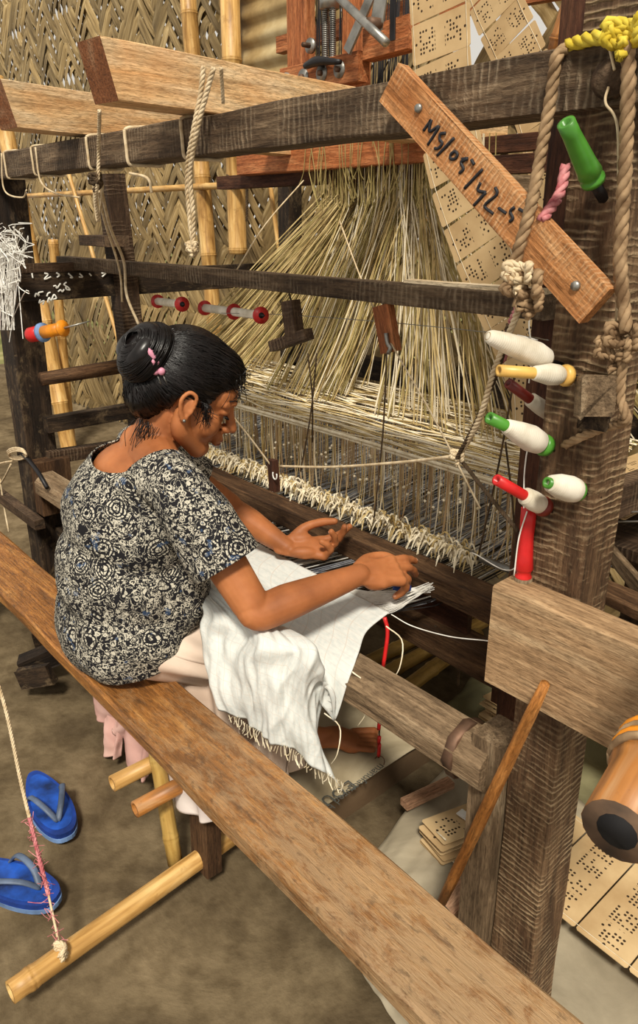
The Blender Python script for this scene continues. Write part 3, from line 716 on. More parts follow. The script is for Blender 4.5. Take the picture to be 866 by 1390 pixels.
# loose threads held in the right hand
V = []; Fc = []; hx = at(585, 796, 'z', .70)
for i in range(34):
    x = -1.30+.215*i/33; tube_geo(cr([(x, 1.16, .667), (x*.5+hx[0]*.5, 1.2, .672), hx+rng.normal(size=3)*.006], 5), .0011, 3, V, Fc)
mesh('held_threads', V, Fc, m_wht, wp, kind='stuff')

cl = thing('woven_cloth', (-1.5, 1.0, .3), 'white checked woven cloth draped over the cloth beam and the lap of the weaver', 'cloth')
def A3(p, ax, v): return at(p[0], p[1], ax, v)
C = [[(-2.62, 1.175, .667), (-2.2, 1.175, .667), (-1.8, 1.172, .667), (-1.45, 1.168, .667), (-1.085, 1.165, .667)],
     [(-2.60, 1.09, .655), (-2.2, 1.09, .655), (-1.8, 1.09, .655), (-1.42, 1.09, .655), (-1.08, 1.085, .648)],
     [(-2.4, 1.02, .650), (-2.0, 1.02, .645), (-1.66, 1.02, .645), (-1.33, 1.02, .642), (-1.04, 1.02, .632)],
     [(-2.0, .92, .68), (-1.74, .92, .68), (-1.50, .93, .68), (-1.26, .95, .645), (-1.02, .972, .598)],
     [at(263, 806, 'y', .84), at(318, 838, 'y', .84), at(370, 862, 'y', .85), at(425, 885, 'y', .89), (-1.03, .940, .50)],
     [at(270, 850, 'y', .81), at(320, 888, 'y', .81), at(368, 915, 'y', .82), at(415, 935, 'y', .87), at(447, 940, 'y', .93)],
     [at(279, 892, 'y', .80), at(324, 935, 'y', .80), at(370, 965, 'y', .815), at(414, 988, 'y', .87), at(436, 995, 'y', .93)],
     [at(298, 948, 'y', .80), at(332, 984, 'y', .80), at(375, 1008, 'y', .82), at(422, 1036, 'y', .87), at(466, 1066, 'y', .925)]]
def cdisp(U, Vv):
    w_ = np.clip((Vv-.30)*3, 0, 1)
    return w_*(.012*np.sin(U*17+Vv*5+2*np.sin(Vv*4))*np.clip(Vv*1.4-.4,0,1)+.018*nzf(U, Vv, 6, 5, 2)+.009*nzf(U, Vv, 20, 7, 4)+.012*np.abs(nzf(U+Vv*.6, Vv, 9, 4, 11))) + .002*nzf(U, Vv, 18, 12, 8)
grid('fabric', C, 120, 120, m_cloth, cl, cdisp, .0022, (26, 22))
for i in range(3):                          # loose selvage threads
    a = at((478, 524, 440)[i], (912, 850, 968)[i], 'y', (.975, 1.05, .93)[i])
    tube('loose_thread', [a, a+np.array([.03, .02, -.03]), a+np.array([.045, 0, -.08]), a+np.array([.02, .0, -.13])], [.0016, .0016, .001], m_cream, cl, n=14)
V = []; Fc = []
for i in range(60):                          # fringe on the lower edge
    t_ = i/59; p = cr(C[-1], 60)[i]; tube_geo(cr([p+np.array([0, 0, .006]), p+np.array([rg.gauss(0, .004), -.002, -.008]), p+np.array([rg.gauss(0, .008), -.003, -.016-rg.random()*.014])], 4), .0012, 3, V, Fc)
mesh('fringe', V, Fc, m_cream, cl, kind='stuff')

# ================================================================ PUNCHED CARDS
def card_mesh(w_, h_, th=.0016, m=None):
    me = bpy.data.meshes.new('card'); x, y, z = w_/2, h_/2, th/2; e = .004
    V = [(-x+e, -y, -z), (x-e, -y, -z), (x, -y+e, -z), (x, y-e, -z), (x-e, y, -z), (-x+e, y, -z), (-x, y-e, -z), (-x, -y+e, -z)]; V += [(a, b, z) for a, b, _ in V]
    Fc = [tuple(range(7, -1, -1)), tuple(range(8, 16))]+[(i, (i+1) % 8, 8+(i+1) % 8, 8+i) for i in range(8)]
    me.from_pydata(V, [], Fc); me.materials.append(m or m_card); return me
CM = card_mesh(.19, .095); CM2 = card_mesh(.28, .118, m=m_cardb)
def card_chain(name, P, label, wdir, me=CM, pitch=.099, cords=True, wn=.19, up=None):
    P = cr(P, 200); s = np.concatenate([[0], np.cumsum(np.linalg.norm(np.diff(P, axis=0), axis=1))])
    th_ = thing(name, P[-1], label, 'punched cards', 'jacquard cards')
    wdir = nrm(wdir); k = 0; q = pitch/2
    while q < s[-1]-pitch/2:
        c = np.array([np.interp(q, s, P[:, i]) for i in range(3)]); c2 = np.array([np.interp(q+.01, s, P[:, i]) for i in range(3)])
        y = nrm(c-c2); x = nrm(wdir-y*(wdir@y)); z = np.cross(x, y)
        o = bpy.data.objects.new('card', me); link(o, th_, mat4(x, y, z, c+z*rg.uniform(-.001, .001))); q += pitch; k += 1
    if cords:
        for sgn in (-1, 1):
            Q = [p+wdir*sgn*wn*.46+np.cross(wdir, nrm(P[min(i+1, 199)]-P[max(i-1, 0)]))*.0016*(1 if i % 2 else -1) for i, p in enumerate(P)]
            tube('lacing', Q[::2], .0012, m_cream, th_, k=3)
    return th_
ca = [at(593, -40, 'y', 1.66), at(597, 40, 'y', 1.66), at(602, 130, 'y', 1.66), at(622, 240, 'y', 1.66), at(660, 350, 'y', 1.66), at(700, 440, 'y', 1.66), at(735, 530, 'y', 1.66), at(740, 600, 'y', 1.64)]
card_chain('card_chain', ca, 'long hanging chain of tan punched cards passing behind the marked plank', (1, 0.0, .0))
cb_ = [at(652, -50, 'y', 2.35), at(676, 15, 'y', 2.35), at(708, 85, 'y', 2.35), at(742, 190, 'y', 2.35), at(760, 300, 'y', 2.35), at(745, 420, 'y', 2.35)]
card_chain('card_chain', cb_, 'upper chain of tan punched cards right of the longer hanging one', (1, 0.0, .0))
# on the ground at lower right: cards laid side by side along the loom
th_ = [(-.86, 1.40, .06), (-.70, 1.40, .055), (-.4, 1.40, .05), (-.05, 1.40, .05)]
card_chain('card_row', [(-.80, 1.36, .12), (-.6, 1.36, .10), (-.35, 1.36, .09), (-.05, 1.36, .09)], 'row of tan punched cards lying flat at the lower right', (0, 1, 0), CM2, .122, wn=.28)
def card_stack(name, c, n_, yaw, label, me=CM2, lift=.006, tilt=0):
    st = thing(name, c, label, 'punched cards', 'folded card stacks'); c = np.array(c, float)
    for i in range(n_):
        a = yaw+rg.gauss(0, .03); x = np.array([math.cos(a), math.sin(a), 0]); z = nrm(np.array([0, tilt+rg.gauss(0, .012), 1])); y = np.cross(z, x)
        o = bpy.data.objects.new('card', me); link(o, st, mat4(x, y, z, c+np.array([rg.gauss(0, .006), rg.gauss(0, .006), .002+i*lift])))
    return st
for i in range(3):
    card_stack('card_stack', (-.92+.125*i, 1.74-.0*i, .30+.004*i), 6, 1.57, ('folded stack of punched cards under the plank right of the post, nearest the post', 'folded stack of punched cards right of the post, between its two neighbours', 'folded stack of punched cards right of the post, farthest right')[i])
card_stack('card_stack', at(700, 940, 'z', .20)-np.array([0, 0, .07]), 10, 1.5, 'small pile of punched cards left of the right post, just under the plank', CM, .007)
c_ = at(628, 1118, 'z', .12); st = card_stack('card_bundle', (c_[0], c_[1], .06), 7, 1.35, 'bundle of laced cards with a small white tag standing behind the leaning stick', CM, .011, .08)
tube('lacing', [at(605, 1140, 'z', .15), at(592, 1130, 'z', .13), at(600, 1155, 'z', .08), at(628, 1180, 'z', .06)], .002, m_cream, st, n=14)
tg = at(630, 1106, 'z', .135); box('tag', tg[0]-.016, tg[0]+.016, tg[1]-.012, tg[1]+.012, .134, .136, m_wht, st, seg=1, jit=0)
card_stack('card_stack', at(858, 655, 'y', 1.9)-np.array([0, 0, .05]), 14, 1.57, 'thick pile of white edged cards on the shelf behind the right post', CM2, .007)
shf = at(850, 668, 'y', 1.9); tag(box('shelf', shf[0]-.12, shf[0]+.8, 1.7, 2.2, shf[2]-.10, shf[2]-.07, m_dark), 'dark shelf board carrying a pile of cards behind the right post', 'shelf')
tag(beam('lath', at(825, 745, 'y', 1.7), at(905, 840, 'y', 1.5), .02, .035, m_grey), 'pale lath sloping down behind the right post', 'lath')
tag(beam('lath', at(795, 790, 'y', 1.5), at(905, 840, 'y', 1.35), .08, .02, m_slay), 'brown lath behind the top of the dusty plank', 'lath')
for q in (694, 707):
    tag(tube('wire', [at(800, q+2, 'y', 1.6), at(900, q, 'y', 1.6)], .0022, m_steel), ('upper' if q == 694 else 'lower')+' of two thin steel wires right of the post', 'wire')

# ================================================================ BOBBINS
def pirn(p_tip, p_base, yt, yb, prof_core, prof_yarn, mcore, label, mring=None, name='pirn', rs=1.0):
    a = at(*p_base, 'y', yb); b = at(*p_tip, 'y', yt); t_ = thing(name, a, label, 'bobbin', 'bobbins on the right post')
    lathe('core', a, b, [(q, r*rs) for q, r in prof_core], mcore, t_, hollow=.0045*rs)
    if prof_yarn: lathe('yarn', a, b, [(q, r*rs) for q, r in prof_yarn], m_yarn, t_, k=20)
    if mring: lathe('collar', a, b, [(0, .012*rs), (.0, .0155*rs), (.05, .0165*rs), (.09, .015*rs), (.10, .012*rs)], mring, t_)
    pin = nrm(a-b); tube('peg', [a+pin*.05, b*.9+a*.1], .003, m_blk, t_, k=6); return t_
core = [(0, .014), (.05, .014), (.1, .010), (.5, .0085), (1, .0085)]
pirn((662, 456), (746, 488), .87, .975, [(0, .009), (1, .006)], [(0, .009), (.05, .0135), (.22, .0175), (.45, .0165), (.75, .0135), (.95, .010), (1, .007)], m_yel, 'white bobbin fully wound with yarn, topmost of the bobbins on the post side', rs=1.05)
pirn((677, 503), (772, 510), .87, .985, core, [(.08, .010), (.16, .0150), (.28, .0160), (.42, .0125), (.50, .0105), (.52, .009)], m_yel, 'yellow bobbin with white yarn near its base, second from the top', m_yel)
pirn((690, 520), (752, 566), .99, 1.08, core, [(.0, .012), (.3, .0135), (.52, .012), (.54, .009)], m_drk, 'dark red bobbin half hidden behind the post edge')
pirn((664, 567), (742, 606), .87, .985, core, [(.08, .010), (.14, .0170), (.30, .0195), (.5, .0160), (.70, .0110), (.74, .009)], m_grn, 'bobbin of white yarn with a bright green tip and green base', m_grn, rs=1.05)
pirn((674, 651), (740, 689), .88, .985, core, [(.08, .010), (.12, .0150), (.25, .0160), (.42, .0140), (.46, .009)], m_redp, 'bobbin with a bare red tip and white yarn near its base', m_drk)
pirn((742, 655), (786, 667), .92, .985, core, [(.05, .012), (.12, .0185), (.3, .0200), (.6, .0185), (.88, .0130), (.92, .010)], m_grn, 'short plump white bobbin with a green mouth pointing at the camera', m_grn)
b0 = at(710, 786, 'y', .99); b1 = at(718, 690, 'y', .99)
t_ = thing('pirn', b0, 'bare red bobbin standing upright on the dusty plank', 'bobbin', 'bobbins on the right post'); lathe('core', b0, b1, [(0, .013), (.05, .014), (.08, .011), (.14, .0135), (.16, .0155), (.3, .0135), (.6, .0115), (.85, .0125), (1, .0125)], m_redp, t_); lathe('collar', b0-np.array([0, 0, .012]), b0+np.array([0, 0, .004]), [(0, .016), (1, .015)], m_grey, t_)
tube('yarn_end', [b1+np.array([.006, -.014, 0]), b1*.6+b0*.4+np.array([-.004, -.016, 0]), b0+np.array([-.006, -.018, .01])], .0012, m_wht, t_, n=12)
b0 = at(806, 247, 'y', .97); b1 = at(768, 166, 'y', .90)
t_ = thing('pirn', b0, 'bare green bobbin stuck on a peg below the right end of the top beam', 'bobbin', 'bobbins on the right post'); lathe('core', b0, b1, [(0, .016), (.06, .0165), (.08, .0135), (.13, .0135), (.15, .0165), (.3, .0145), (.8, .0115), (1, .0115)], m_grn, t_, hollow=.006); tube('peg', [b0+np.array([0, .03, -.02]), b0], .008, m_blk, t_)
for f_, (xa, xb, n_, lab) in enumerate((((214, 409), (247, 413), 2, 'single white bobbin with red flanges hanging above the head of the weaver'), ((278, 418), (354, 428), 3, 'long white bobbin with three red flanges right of the single one'))):
    a = at(*xa, 'y', 1.30); b = at(*xb, 'y', 1.22); t_ = thing('flanged_bobbin', a, lab, 'bobbin', 'flanged bobbins under the rail')
    lathe('yarn', a, b, [(0, .0125), (1, .0125)], m_yarn, t_)
    for i in range(n_):
        tt = i/(n_-1) if n_ == 2 else (0, .56, 1)[i]; c = a*(1-tt)+b*tt; d = nrm(b-a); fl = lathe('flange', c-d*.003, c+d*.003, [(0, .023), (1, .023)], m_flange, t_)
    lathe('bore', b+d*.003, b+d*.0045, [(0, .008), (1, .008)], m_hole, fl)
    tube('hanging_rod', [a-d*.03, b+d*.02], .003, m_blk, t_)
a = at(40, 455, 'y', .96); b = at(84, 446, 'y', 1.02); c = at(122, 436, 'y', 1.10)
t_ = thing('orange_bobbin', a, 'golden orange bobbin with a red end on a steel spindle at the left post', 'bobbin')
ab = b-a; lathe('spindle', b, c, [(0, .004), (1, .002)], m_steel, t_); lathe('red_end', a, a+ab*.38, [(0, .022), (.1, .026), (1, .026)], m_redp, t_); lathe('rim', a+ab*.38, a+ab*.45, [(0, .033), (1, .033)], m_bluel, t_); lathe('yarn', a+ab*.45, b, [(0, .022), (1, .021)], m_orange, t_); lathe('rim', b, b+ab*.05, [(0, .028), (1, .028)], m_orange, t_)

# ================================================================ HANGING HANDLES, CORDS, ROPES
def hung(name, pts, wd_, th2, m, Y, label, cord=None, cat='handle'):
    t_ = thing(name, at(*pts[1], 'y', Y), label, cat); beam('block', at(*pts[0], 'y', Y), at(*pts[1], 'y', Y), wd_, th2, m, t_, up=(0, 1, 0))
    if cord: tube('cord', [at(*p, 'y', Y-.002) for p in cord], .0025, m_roped, t_, n=10)
    return t_
h1 = hung('wooden_hook', ((394, 408), (401, 462)), .045, .03, m_dark, 1.25, 'small dark wooden hook hanging from the middle rail', ((392, 396), (396, 412)))
beam('crosspiece', at(371, 470, 'y', 1.25), at(419, 453, 'y', 1.25), .028, .03, m_dark, h1, up=(0, 1, 0))
h2 = hung('wooden_toggle', ((520, 414), (531, 478)), .05, .02, m_red, 1.25, 'orange wooden toggle with a steel clip hanging from the middle rail', ((516, 402), (522, 418)))
tube('clip', [at(524, 452, 'y', 1.235), at(526, 466, 'y', 1.235), at(530, 472, 'y', 1.235), at(527, 480, 'y', 1.235)], .005, m_steel, h2, n=10)
h3 = hung('wooden_pull', ((370, 624), (373, 666)), .030, .02, m_redk, 1.20, 'dark wooden pull handle hanging level with the chin of the weaver', None)
c = at(373, 645, 'y', 1.185); tube('loop', [c+np.array([.009*math.cos(k), 0, .012*math.sin(k)]) for k in np.linspace(2.6, 6.8, 14)], .002, m_wht, h3)
def cord(pts, r, m, label, n=40, name='cord', cat='cord', **k):
    """pts: (px, py, plane y)"""
    return tag(tube(name, [at(x, y, 'y', v) for x, y, v in pts], r, m, n=n, k=5), label, cat)
def rop(pts, r, m, label, n=60, cat='rope', name='rope', parent=None):
    return tag(rope(name, [at(x, y, 'y', v) for x, y, v in pts], r, m, parent, n=n), label if parent is None else None, cat if parent is None else None)
cord([(312, 560, 1.10), (340, 595, 1.15), (368, 632, 1.195)], .0028, m_ropec, 'taut pale cord from beside the face of the weaver to the hanging handle')
cord([(380, 633, 1.20), (450, 634, 1.18), (540, 628, 1.13), (612, 620, 1.05)], .0035, m_ropec, 'pale cord running from the hanging handle to the knot by the post', name='cord')
cord([(461, 300, 1.5), (490, 378, 1.35), (525, 455, 1.25), (585, 560, 1.2), (652, 690, 1.15)], .0022, m_ropec, 'thin straight pale line crossing the harness diagonally')
cord([(412, 245, 1.6), (360, 305, 1.4), (318, 372, 1.26)], .0022, m_ropec, 'thin pale line from the harness top down to the middle rail')
cord([(300, 425, 1.22), (380, 427, 1.25), (520, 437, 1.27), (700, 455, 1.3), (745, 462, 1.05)], .0010, m_steel, 'thin wire from the long white bobbin to the right post', name='wire', cat='wire')
# knots
def knot(p, r, m, label, v, name='knot', parent=None, sz=1.0):
    P = []; c = at(p[0], p[1], 'y', v)
    for k in np.linspace(0, 4*math.pi, 60): P.append(c+sz*np.array([.016*math.sin(k)+.010*math.sin(2*k), .010*math.cos(3*k), .014*math.cos(k)+.008*math.sin(1.5*k)]))
    return tag(rope(name, P, r, m, parent, n=60), label, 'knot') if parent is None else rope(name, P, r, m, parent, n=60)
# thick rope with a yellow end over the beam
tr = thing('thick_rope', at(720, 300, 'y', .92), 'thick brown rope with a yellow end looped over the top beam across the marked plank', 'rope')
rope('brown_rope', [at(x, y, 'y', v) for x, y, v in ((776, 62, 1.0), (757, 75, .960), (752, 100, .960), (745, 150, .960), (733, 215, .950), (722, 275, .928), (705, 335, .918), (697, 372, .918), (712, 395, .918))], .0088, m_rope, tr, n=60)
rope('yellow_rope', [at(x, y, 'y', v) for x, y, v in ((772, 62, .98), (805, 52, .965), (838, 48, .96), (866, 40, .955), (900, 36, .95))], .0095, m_ropey, tr, n=30)
knot((848, 50), .0075, m_ropey, None, .945, 'yellow_knot', tr, 1.0)
knot((712, 392), .0075, m_rope, None, .915, 'rope_knot', tr, 1.2); knot((705, 375), .006, m_ropec, None, .91, 'rope_knot', tr, .9); knot((720, 412), .007, m_rope, None, .92, 'rope_knot', tr, .8)
tr = thing('thick_rope', at(850, 560, 'y', .94), 'second thick brown rope hanging down the right edge in front of the post', 'rope')
rope('brown_rope', [at(x, y, 'y', v) for x, y, v in ((852, 60, .95), (853, 110, .948), (850, 200, .95), (845, 290, .955), (842, 360, .955), (848, 425, .955), (850, 450, .955))], .0092, m_rope, tr, n=60)
knot((848, 462), .007, m_rope, None, .955, 'rope_knot', tr, 1.0); knot((835, 480), .006, m_rope, None, .955, 'rope_knot', tr, 1.0)
rope('brown_rope', [at(x, y, 'y', v) for x, y, v in ((846, 480, .955), (842, 540, .955), (850, 570, .955), (815, 582, .985), (785, 595, .99), (765, 605, .992))], .007, m_rope, tr, n=40)
cord([(834, 95, .95), (826, 60, .96)], .002, m_ropec, 'short pale string end beside the peg of the top beam', 8)
cord([(826, 118, .955), (822, 140, .95), (838, 175, .96), (838, 300, .965), (836, 440, .97)], .0018, m_ropec, 'thin pale string hanging beside the thick right rope')
rop([(768, 225, 1.0), (760, 262, .98), (742, 290, .95), (735, 300, .94)], .008, m_ropep, 'pink and white twisted rag tied beside the post under the beam', 20, 'rag', 'rag_twist')
rop([(714, 400, .95), (697, 432, 1.0), (688, 462, 1.02), (682, 490, 1.03)], .007, m_ropep, 'dark red and cream cord hanging from the big knot', 24)
rop([(706, 400, .95), (700, 430, .98), (672, 500, 1.0), (650, 570, 1.02), (622, 620, 1.05)], .0055, m_ropec, 'pale cord from the big knot down to the loop beside the harness', 40)
rop([(690, 440, .99), (680, 490, 1.0), (652, 560, 1.02), (620, 622, 1.04)], .004, m_roped, 'dark cord beside the pale one from the big knot to the loop', 40)
knot((622, 621), .004, m_ropec, 'small pale knot where the cords meet left of the post', 1.045, sz=.6)
rop([(624, 622, 1.05), (660, 668, 1.03), (704, 722, 1.01)], .004, m_roped, 'dark cord from the small knot down towards the red bobbin', 24)
for i, (x0, y0, x1, y1) in enumerate(((700, 500, 648, 760), (686, 600, 700, 775), (525, 480, 508, 702), (430, 480, 408, 640), (418, 480, 424, 600))):
    cord([(x0, y0, 1.22), ((x0+x1)/2+3, (y0+y1)/2, 1.25), (x1, y1, 1.30)], .0022, m_roped, ('dark lift cord running down beside the right post', 'dark lift cord nearest the right post', 'dark lift cord below the orange toggle', 'dark lift cord left of the harness centre', 'dark lift cord just right of the dark wooden hook')[i], 16)
cord([(724, 418, .96), (718, 440, .97), (722, 480, .99), (718, 520, .99)], .0012, m_wht, 'thin white thread hanging from the corner of the marked plank')
cord([(702, 455, .97), (730, 462, .99)], .0015, m_wht, 'short white thread at the post above the top bobbin', 6)
cord([(531, 834, 1.13), (560, 850, 1.15), (610, 864, 1.15), (662, 870, 1.12), (690, 876, 1.0)], .0013, m_wht, 'thin white thread sagging from the cloth edge to the plank')
cord([(640, 750, 1.2), (700, 770, 1.0), (712, 640, .99), (716, 610, .985)], .0012, m_wht, 'thin thread beside the red bobbins')
# ties round the top beam
def tie(px, py0, py1, label, r=.0045, tail=None):
    x = at(px, (py0+py1)/2, 'y', .97)[0]; t_ = thing('cord_tie', (x, 1.0, 1.68), label, 'cord', 'cord ties on the top beam')
    e_ = r*.7; loop = [(x-.006, .975-e_, 1.764), (x-.005, .974-e_, 1.75), (x-.002, .974-e_, 1.72), (x, .975-e_, 1.69), (x+.001, .985, 1.687-e_), (x+.010, 1.03, 1.687-e_), (x+.018, 1.055, 1.687-e_), (x+.02, 1.062+e_, 1.70), (x+.02, 1.062+e_, 1.75), (x+.018, 1.05, 1.767+e_), (x, .99, 1.767+e_), (x-.006, .975-e_, 1.764)]
    tube('loop', loop, r, m_ropec, t_, n=40)
    if tail: tube('tail', [at(a, b, 'y', c) for a, b, c in tail], r*.8, m_ropec, t_, n=30)
tie(45, 205, 250, 'pale cord tie round the top beam, second from the left end', .0035, [(48, 200, .965), (55, 245, .965), (75, 262, .98), (108, 268, .97)])
tie(8, 210, 256, 'pale cord tie round the top beam at its far left end', .0035, [(2, 208, .965), (6, 258, .965), (30, 268, .98), (36, 258, .97)])
tie(172, 180, 235, 'double pale cord tie round the top beam between the two light beams', .0045, [(176, 235, .965), (200, 242, .97), (206, 262, .975)])
tie(120, 190, 245, 'pale cord tie round the top beam beside the left light beam', .004, [(125, 235, .965), (132, 300, .98), (140, 250, .97)])
tie(248, 165, 230, 'pale cord tie round the top beam beside the middle light beam', .0045)
rop([(300, 92, .92), (303, 140, .95)], .004, m_ropec, 'short pale rope end over the middle light beam', 14)
t_ = thing('pale_rope', at(262, 340, 'y', .95), 'pale twisted rope looped over the middle light beam and hanging before the dark beam', 'rope')
for P in ([(290, 92, 1.45), (282, 120, .95), (268, 175, .94), (258, 235, .945), (262, 290, .95), (262, 340, .95)], [(276, 90, 1.45), (272, 130, .95), (262, 180, .94), (254, 235, .945), (258, 300, .95), (264, 343, .95)]):
    rope('strand', [at(x, y, 'y', min(v, .955)) for x, y, v in P], .006, m_ropec, t_, n=50)
knot((262, 338), .006, m_ropec, None, .95, 'rope_knot', t_, .7)
t_ = thing('pale_rope', at(135, 260, 'y', .95), 'pale rope from the middle light beam end down past the left rear post', 'rope')
rope('strand', [at(x, y, 'y', v) for x, y, v in ((135, 150, .90), (134, 200, .945), (133, 245, .945), (130, 270, .95), (134, 300, .97))], .005, m_ropec, t_, n=40)
knot((131, 246), .006, m_roped, None, .95, 'rope_knot', t_, 1.0)
cord([(136, 250, .98), (150, 310, 1.1), (168, 355, 1.22), (172, 400, 1.2), (188, 440, 1.2)], .005, m_ropec, 'pale cord passing down in front of the left end of the middle rail')
cord([(134, 260, .98), (142, 300, 1.1), (162, 365, 1.22), (166, 410, 1.22)], .004, m_ropec, 'second thinner pale cord beside the left rear post')
# tangle of white thread on the left post
V = []; Fc = []
for i in range(46):
    x0 = random.uniform(-8, 30); y0 = random.uniform(300, 345); P = []
    for k in range(6): P.append(at(x0+random.gauss(0, 9), y0+k*random.uniform(2, 26)*(.3 if i % 2 else 1), 'y', .955+random.uniform(-.01, .015)))
    tube_geo(cr(P, 18), .0016, 3, V, Fc)
for i in range(14):
    x0 = random.uniform(2, 18); tube_geo(cr([at(x0+random.gauss(0, 3), y, 'y', .955) for y in (330, 370, 410, 448)], 14), .0018, 3, V, Fc)
t_ = tag(mesh('thread_tangle', V, Fc, m_wht), 'tangle of white threads hanging on the left front post', 'thread', kind='stuff')
t_ = thing('pale_rope', at(28, 640, 'y', .95), 'pale cord wound round the lever bar at the left post with ends leading off left', 'rope')
for k in range(3): tube('coil', [at(22+12*math.cos(a)+k, 614+6*math.sin(a)+k*2, 'y', .965+.01*math.sin(a)) for a in np.linspace(0, 6.4, 16)], .0045, m_ropec, t_)
tube('tail', [at(16, 626, 'y', .95), at(4, 628, 'y', .95), at(-8, 632, 'y', .95)], .004, m_ropec, t_, n=8); tube('tail', [at(15, 630, 'y', .95), at(5, 650, 'y', .95), at(-6, 665, 'y', .95)], .004, m_ropec, t_, n=8)
tube('tail', [at(0, 650, 'y', .95), at(6, 690, 'y', .95), at(12, 722, 'y', .94)], .004, m_ropec, t_, n=10)
# foreground rope at the lower left
a = at(85, 1294, 'y', .36); t_ = thing('frayed_rope', a, 'thin frayed rope with pink threads sloping down at the left beside the blue sandals', 'rope')
rp = [at(-12, 900, 'y', .42), at(8, 965, 'y', .42), at(28, 1060, 'y', .41), at(40, 1110, 'y', .40), at(52, 1160, 'y', .39), at(66, 1215, 'y', .38), at(82, 1290, 'y', .36)]
rope('twine', rp[:4], .0045, m_ropec, t_, n=50); rope('pink_twine', rp[3:6], .005, m_ropep, t_, n=40); tube('end', rp[5:], .0028, m_ropec, t_, n=12)
V = []; Fc = []
for i in range(60):
    f_ = random.random(); c = cr(rp[3:], 60)[int(f_*59)]; tube_geo(cr([c, c+rng.normal(size=3)*.008, c+rng.normal(size=3)*.012], 5), .0008, 3, V, Fc)
mesh('frays', V, Fc, m_ropep, t_, kind='stuff'); knot((84, 1292), .005, m_ropec, None, .36, 'knot', t_, .8)
# stick and wedge
sa = at(740, 928, 'y', .905); sb_ = at(600, 1224, 'z', .16)
t_ = thing('stick', sb_, 'smooth orange brown stick leaning against the dusty plank', 'stick'); lathe('shaft', sb_, sa, [(0, .0100), (.15, .0118), (.3, .0110), (.45, .0122), (.7, .0108), (.9, .0100), (1, .0075)], m_stickw, t_, k=12)
tag(beam('offcut_block', at(612, 1238, 'z', .1), at(660, 1186, 'z', .16), .045, .05, m_block), 'pinkish wooden offcut block behind the bench beside the right post', 'block')
m_endk = plain('dark cut bamboo', (104, 80, 60), .8, .25)
# foreground bamboo pipe on the right
pa = at(838, 1128, 'y', .50); pb = pa+np.array([-.055, .3, .02])
t_ = thing('bamboo_pipe', pa, 'thick orange worn bamboo pipe with a dark hollow end at the right edge', 'bamboo')
pe = pa+(pb-pa)*3.0; pole('bamboo_post', (pe[0], pe[1]-.02, 0), (pe[0], pe[1]-.02, 1.5), .03, m_bam, 'bamboo post standing at the far end of the orange bamboo pipe')
bamboo('culm', pa, pe, .030, m_bamo, t_, node=.17, first=.45); d = nrm(pb-pa)
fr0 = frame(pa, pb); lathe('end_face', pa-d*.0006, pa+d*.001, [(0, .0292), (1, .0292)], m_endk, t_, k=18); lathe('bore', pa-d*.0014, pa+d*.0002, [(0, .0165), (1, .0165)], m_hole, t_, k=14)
for k in range(4): c = pa+d*(.085+.009*k); x_, y_, z_ = frame(pa, pb); tube('binding', [c+.0335*(math.cos(a)*y_+math.sin(a)*z_) for a in np.linspace(0, 6.3, 22)], .0045, m_orange if k % 2 else m_rope, t_)
# red looped treadle cord by the foot
t_ = thing('hanging_cord', at(514, 1150, 'y', 1.3), 'dark cord with red thread wraps hanging beside the bare foot', 'cord')
tube('cord', [at(517, 905, 'y', 1.28), at(515, 990, 'y', 1.29), at(513, 1060, 'y', 1.30), at(511, 1142, 'y', 1.31)], .0025, m_roped, t_, n=20)
for y_0, y_1 in ((980, 990), (1000, 1008), (1010, 1026)): tube('red_wrap', [at(515, y_0, 'y', 1.283), at(514, y_1, 'y', 1.283)], .0055, m_redp, t_, n=4)
tube('loop', [at(515+7*math.cos(a), 1034+8*math.sin(a), 'y', 1.285) for a in np.linspace(0, 6.3, 16)], .0015, m_iron, t_)
t_ = tag(tube('red_ribbon', [at(522, 838, 'y', 1.12), at(526, 860, 'y', 1.12), at(520, 905, 'y', 1.10)], .005, m_redp, n=10), 'short red ribbon hanging behind the edge of the white cloth', 'ribbon')
for i, (x0, y0, x1, y1) in enumerate(((578, 848, 576, 876), (591, 850, 590, 874), (618, 866, 622, 930))):
    cord([(x0, y0, 1.36), ((x0+x1)/2+2, (y0+y1)/2, 1.4), (x1, y1, 1.42)], .004, m_roped, ('left of two short dark ties under the lower slay bar', 'right of two short dark ties under the lower slay bar', 'long dark tie under the lower slay bar')[i], 8)
# ================================================================ SHEETS ON THE GROUND
tag(box('earth_step', -1.85, -1.20, 1.02, 1.60, -.02, .078, m_earthbox, seg=10, jit=.006), 'low brown earth step under the printed sack', 'step')
def flat_sheet(name, cs, m, label, amp=.012, th=.003, cat='sheet', n=50, fr=5):
    C = [[cs[0], (np.array(cs[0])+cs[1])/2, cs[1]], [(np.array(cs[0])+cs[3])/2, sum(np.array(c) for c in cs)/4+np.array([0, 0, .01]), (np.array(cs[1])+cs[2])/2], [cs[3], (np.array(cs[3])+cs[2])/2, cs[2]]]
    return tag(grid(name, C, n, n, m, None, lambda U, V_: amp*(nzf(U, V_, fr, fr, len(label) % 9)+.35*nzf(U, V_, fr*3, fr*2, 3)), th), label, cat)
flat_sheet('printed_sack', ((-1.88, 1.0, .094), (-1.19, 1.0, .088), (-1.19, 1.63, .088), (-1.88, 1.63, .096)), m_sack, 'pale printed sack lying under the bare foot', .010, cat='sack')
flat_sheet('plastic_sheet', ((-.98, .86, .045), (-.62, .80, .03), (-.62, 1.60, .06), (-1.13, 1.62, .085)), m_sheet, 'wide grey plastic sheet on the ground behind the right end of the bench', .02)
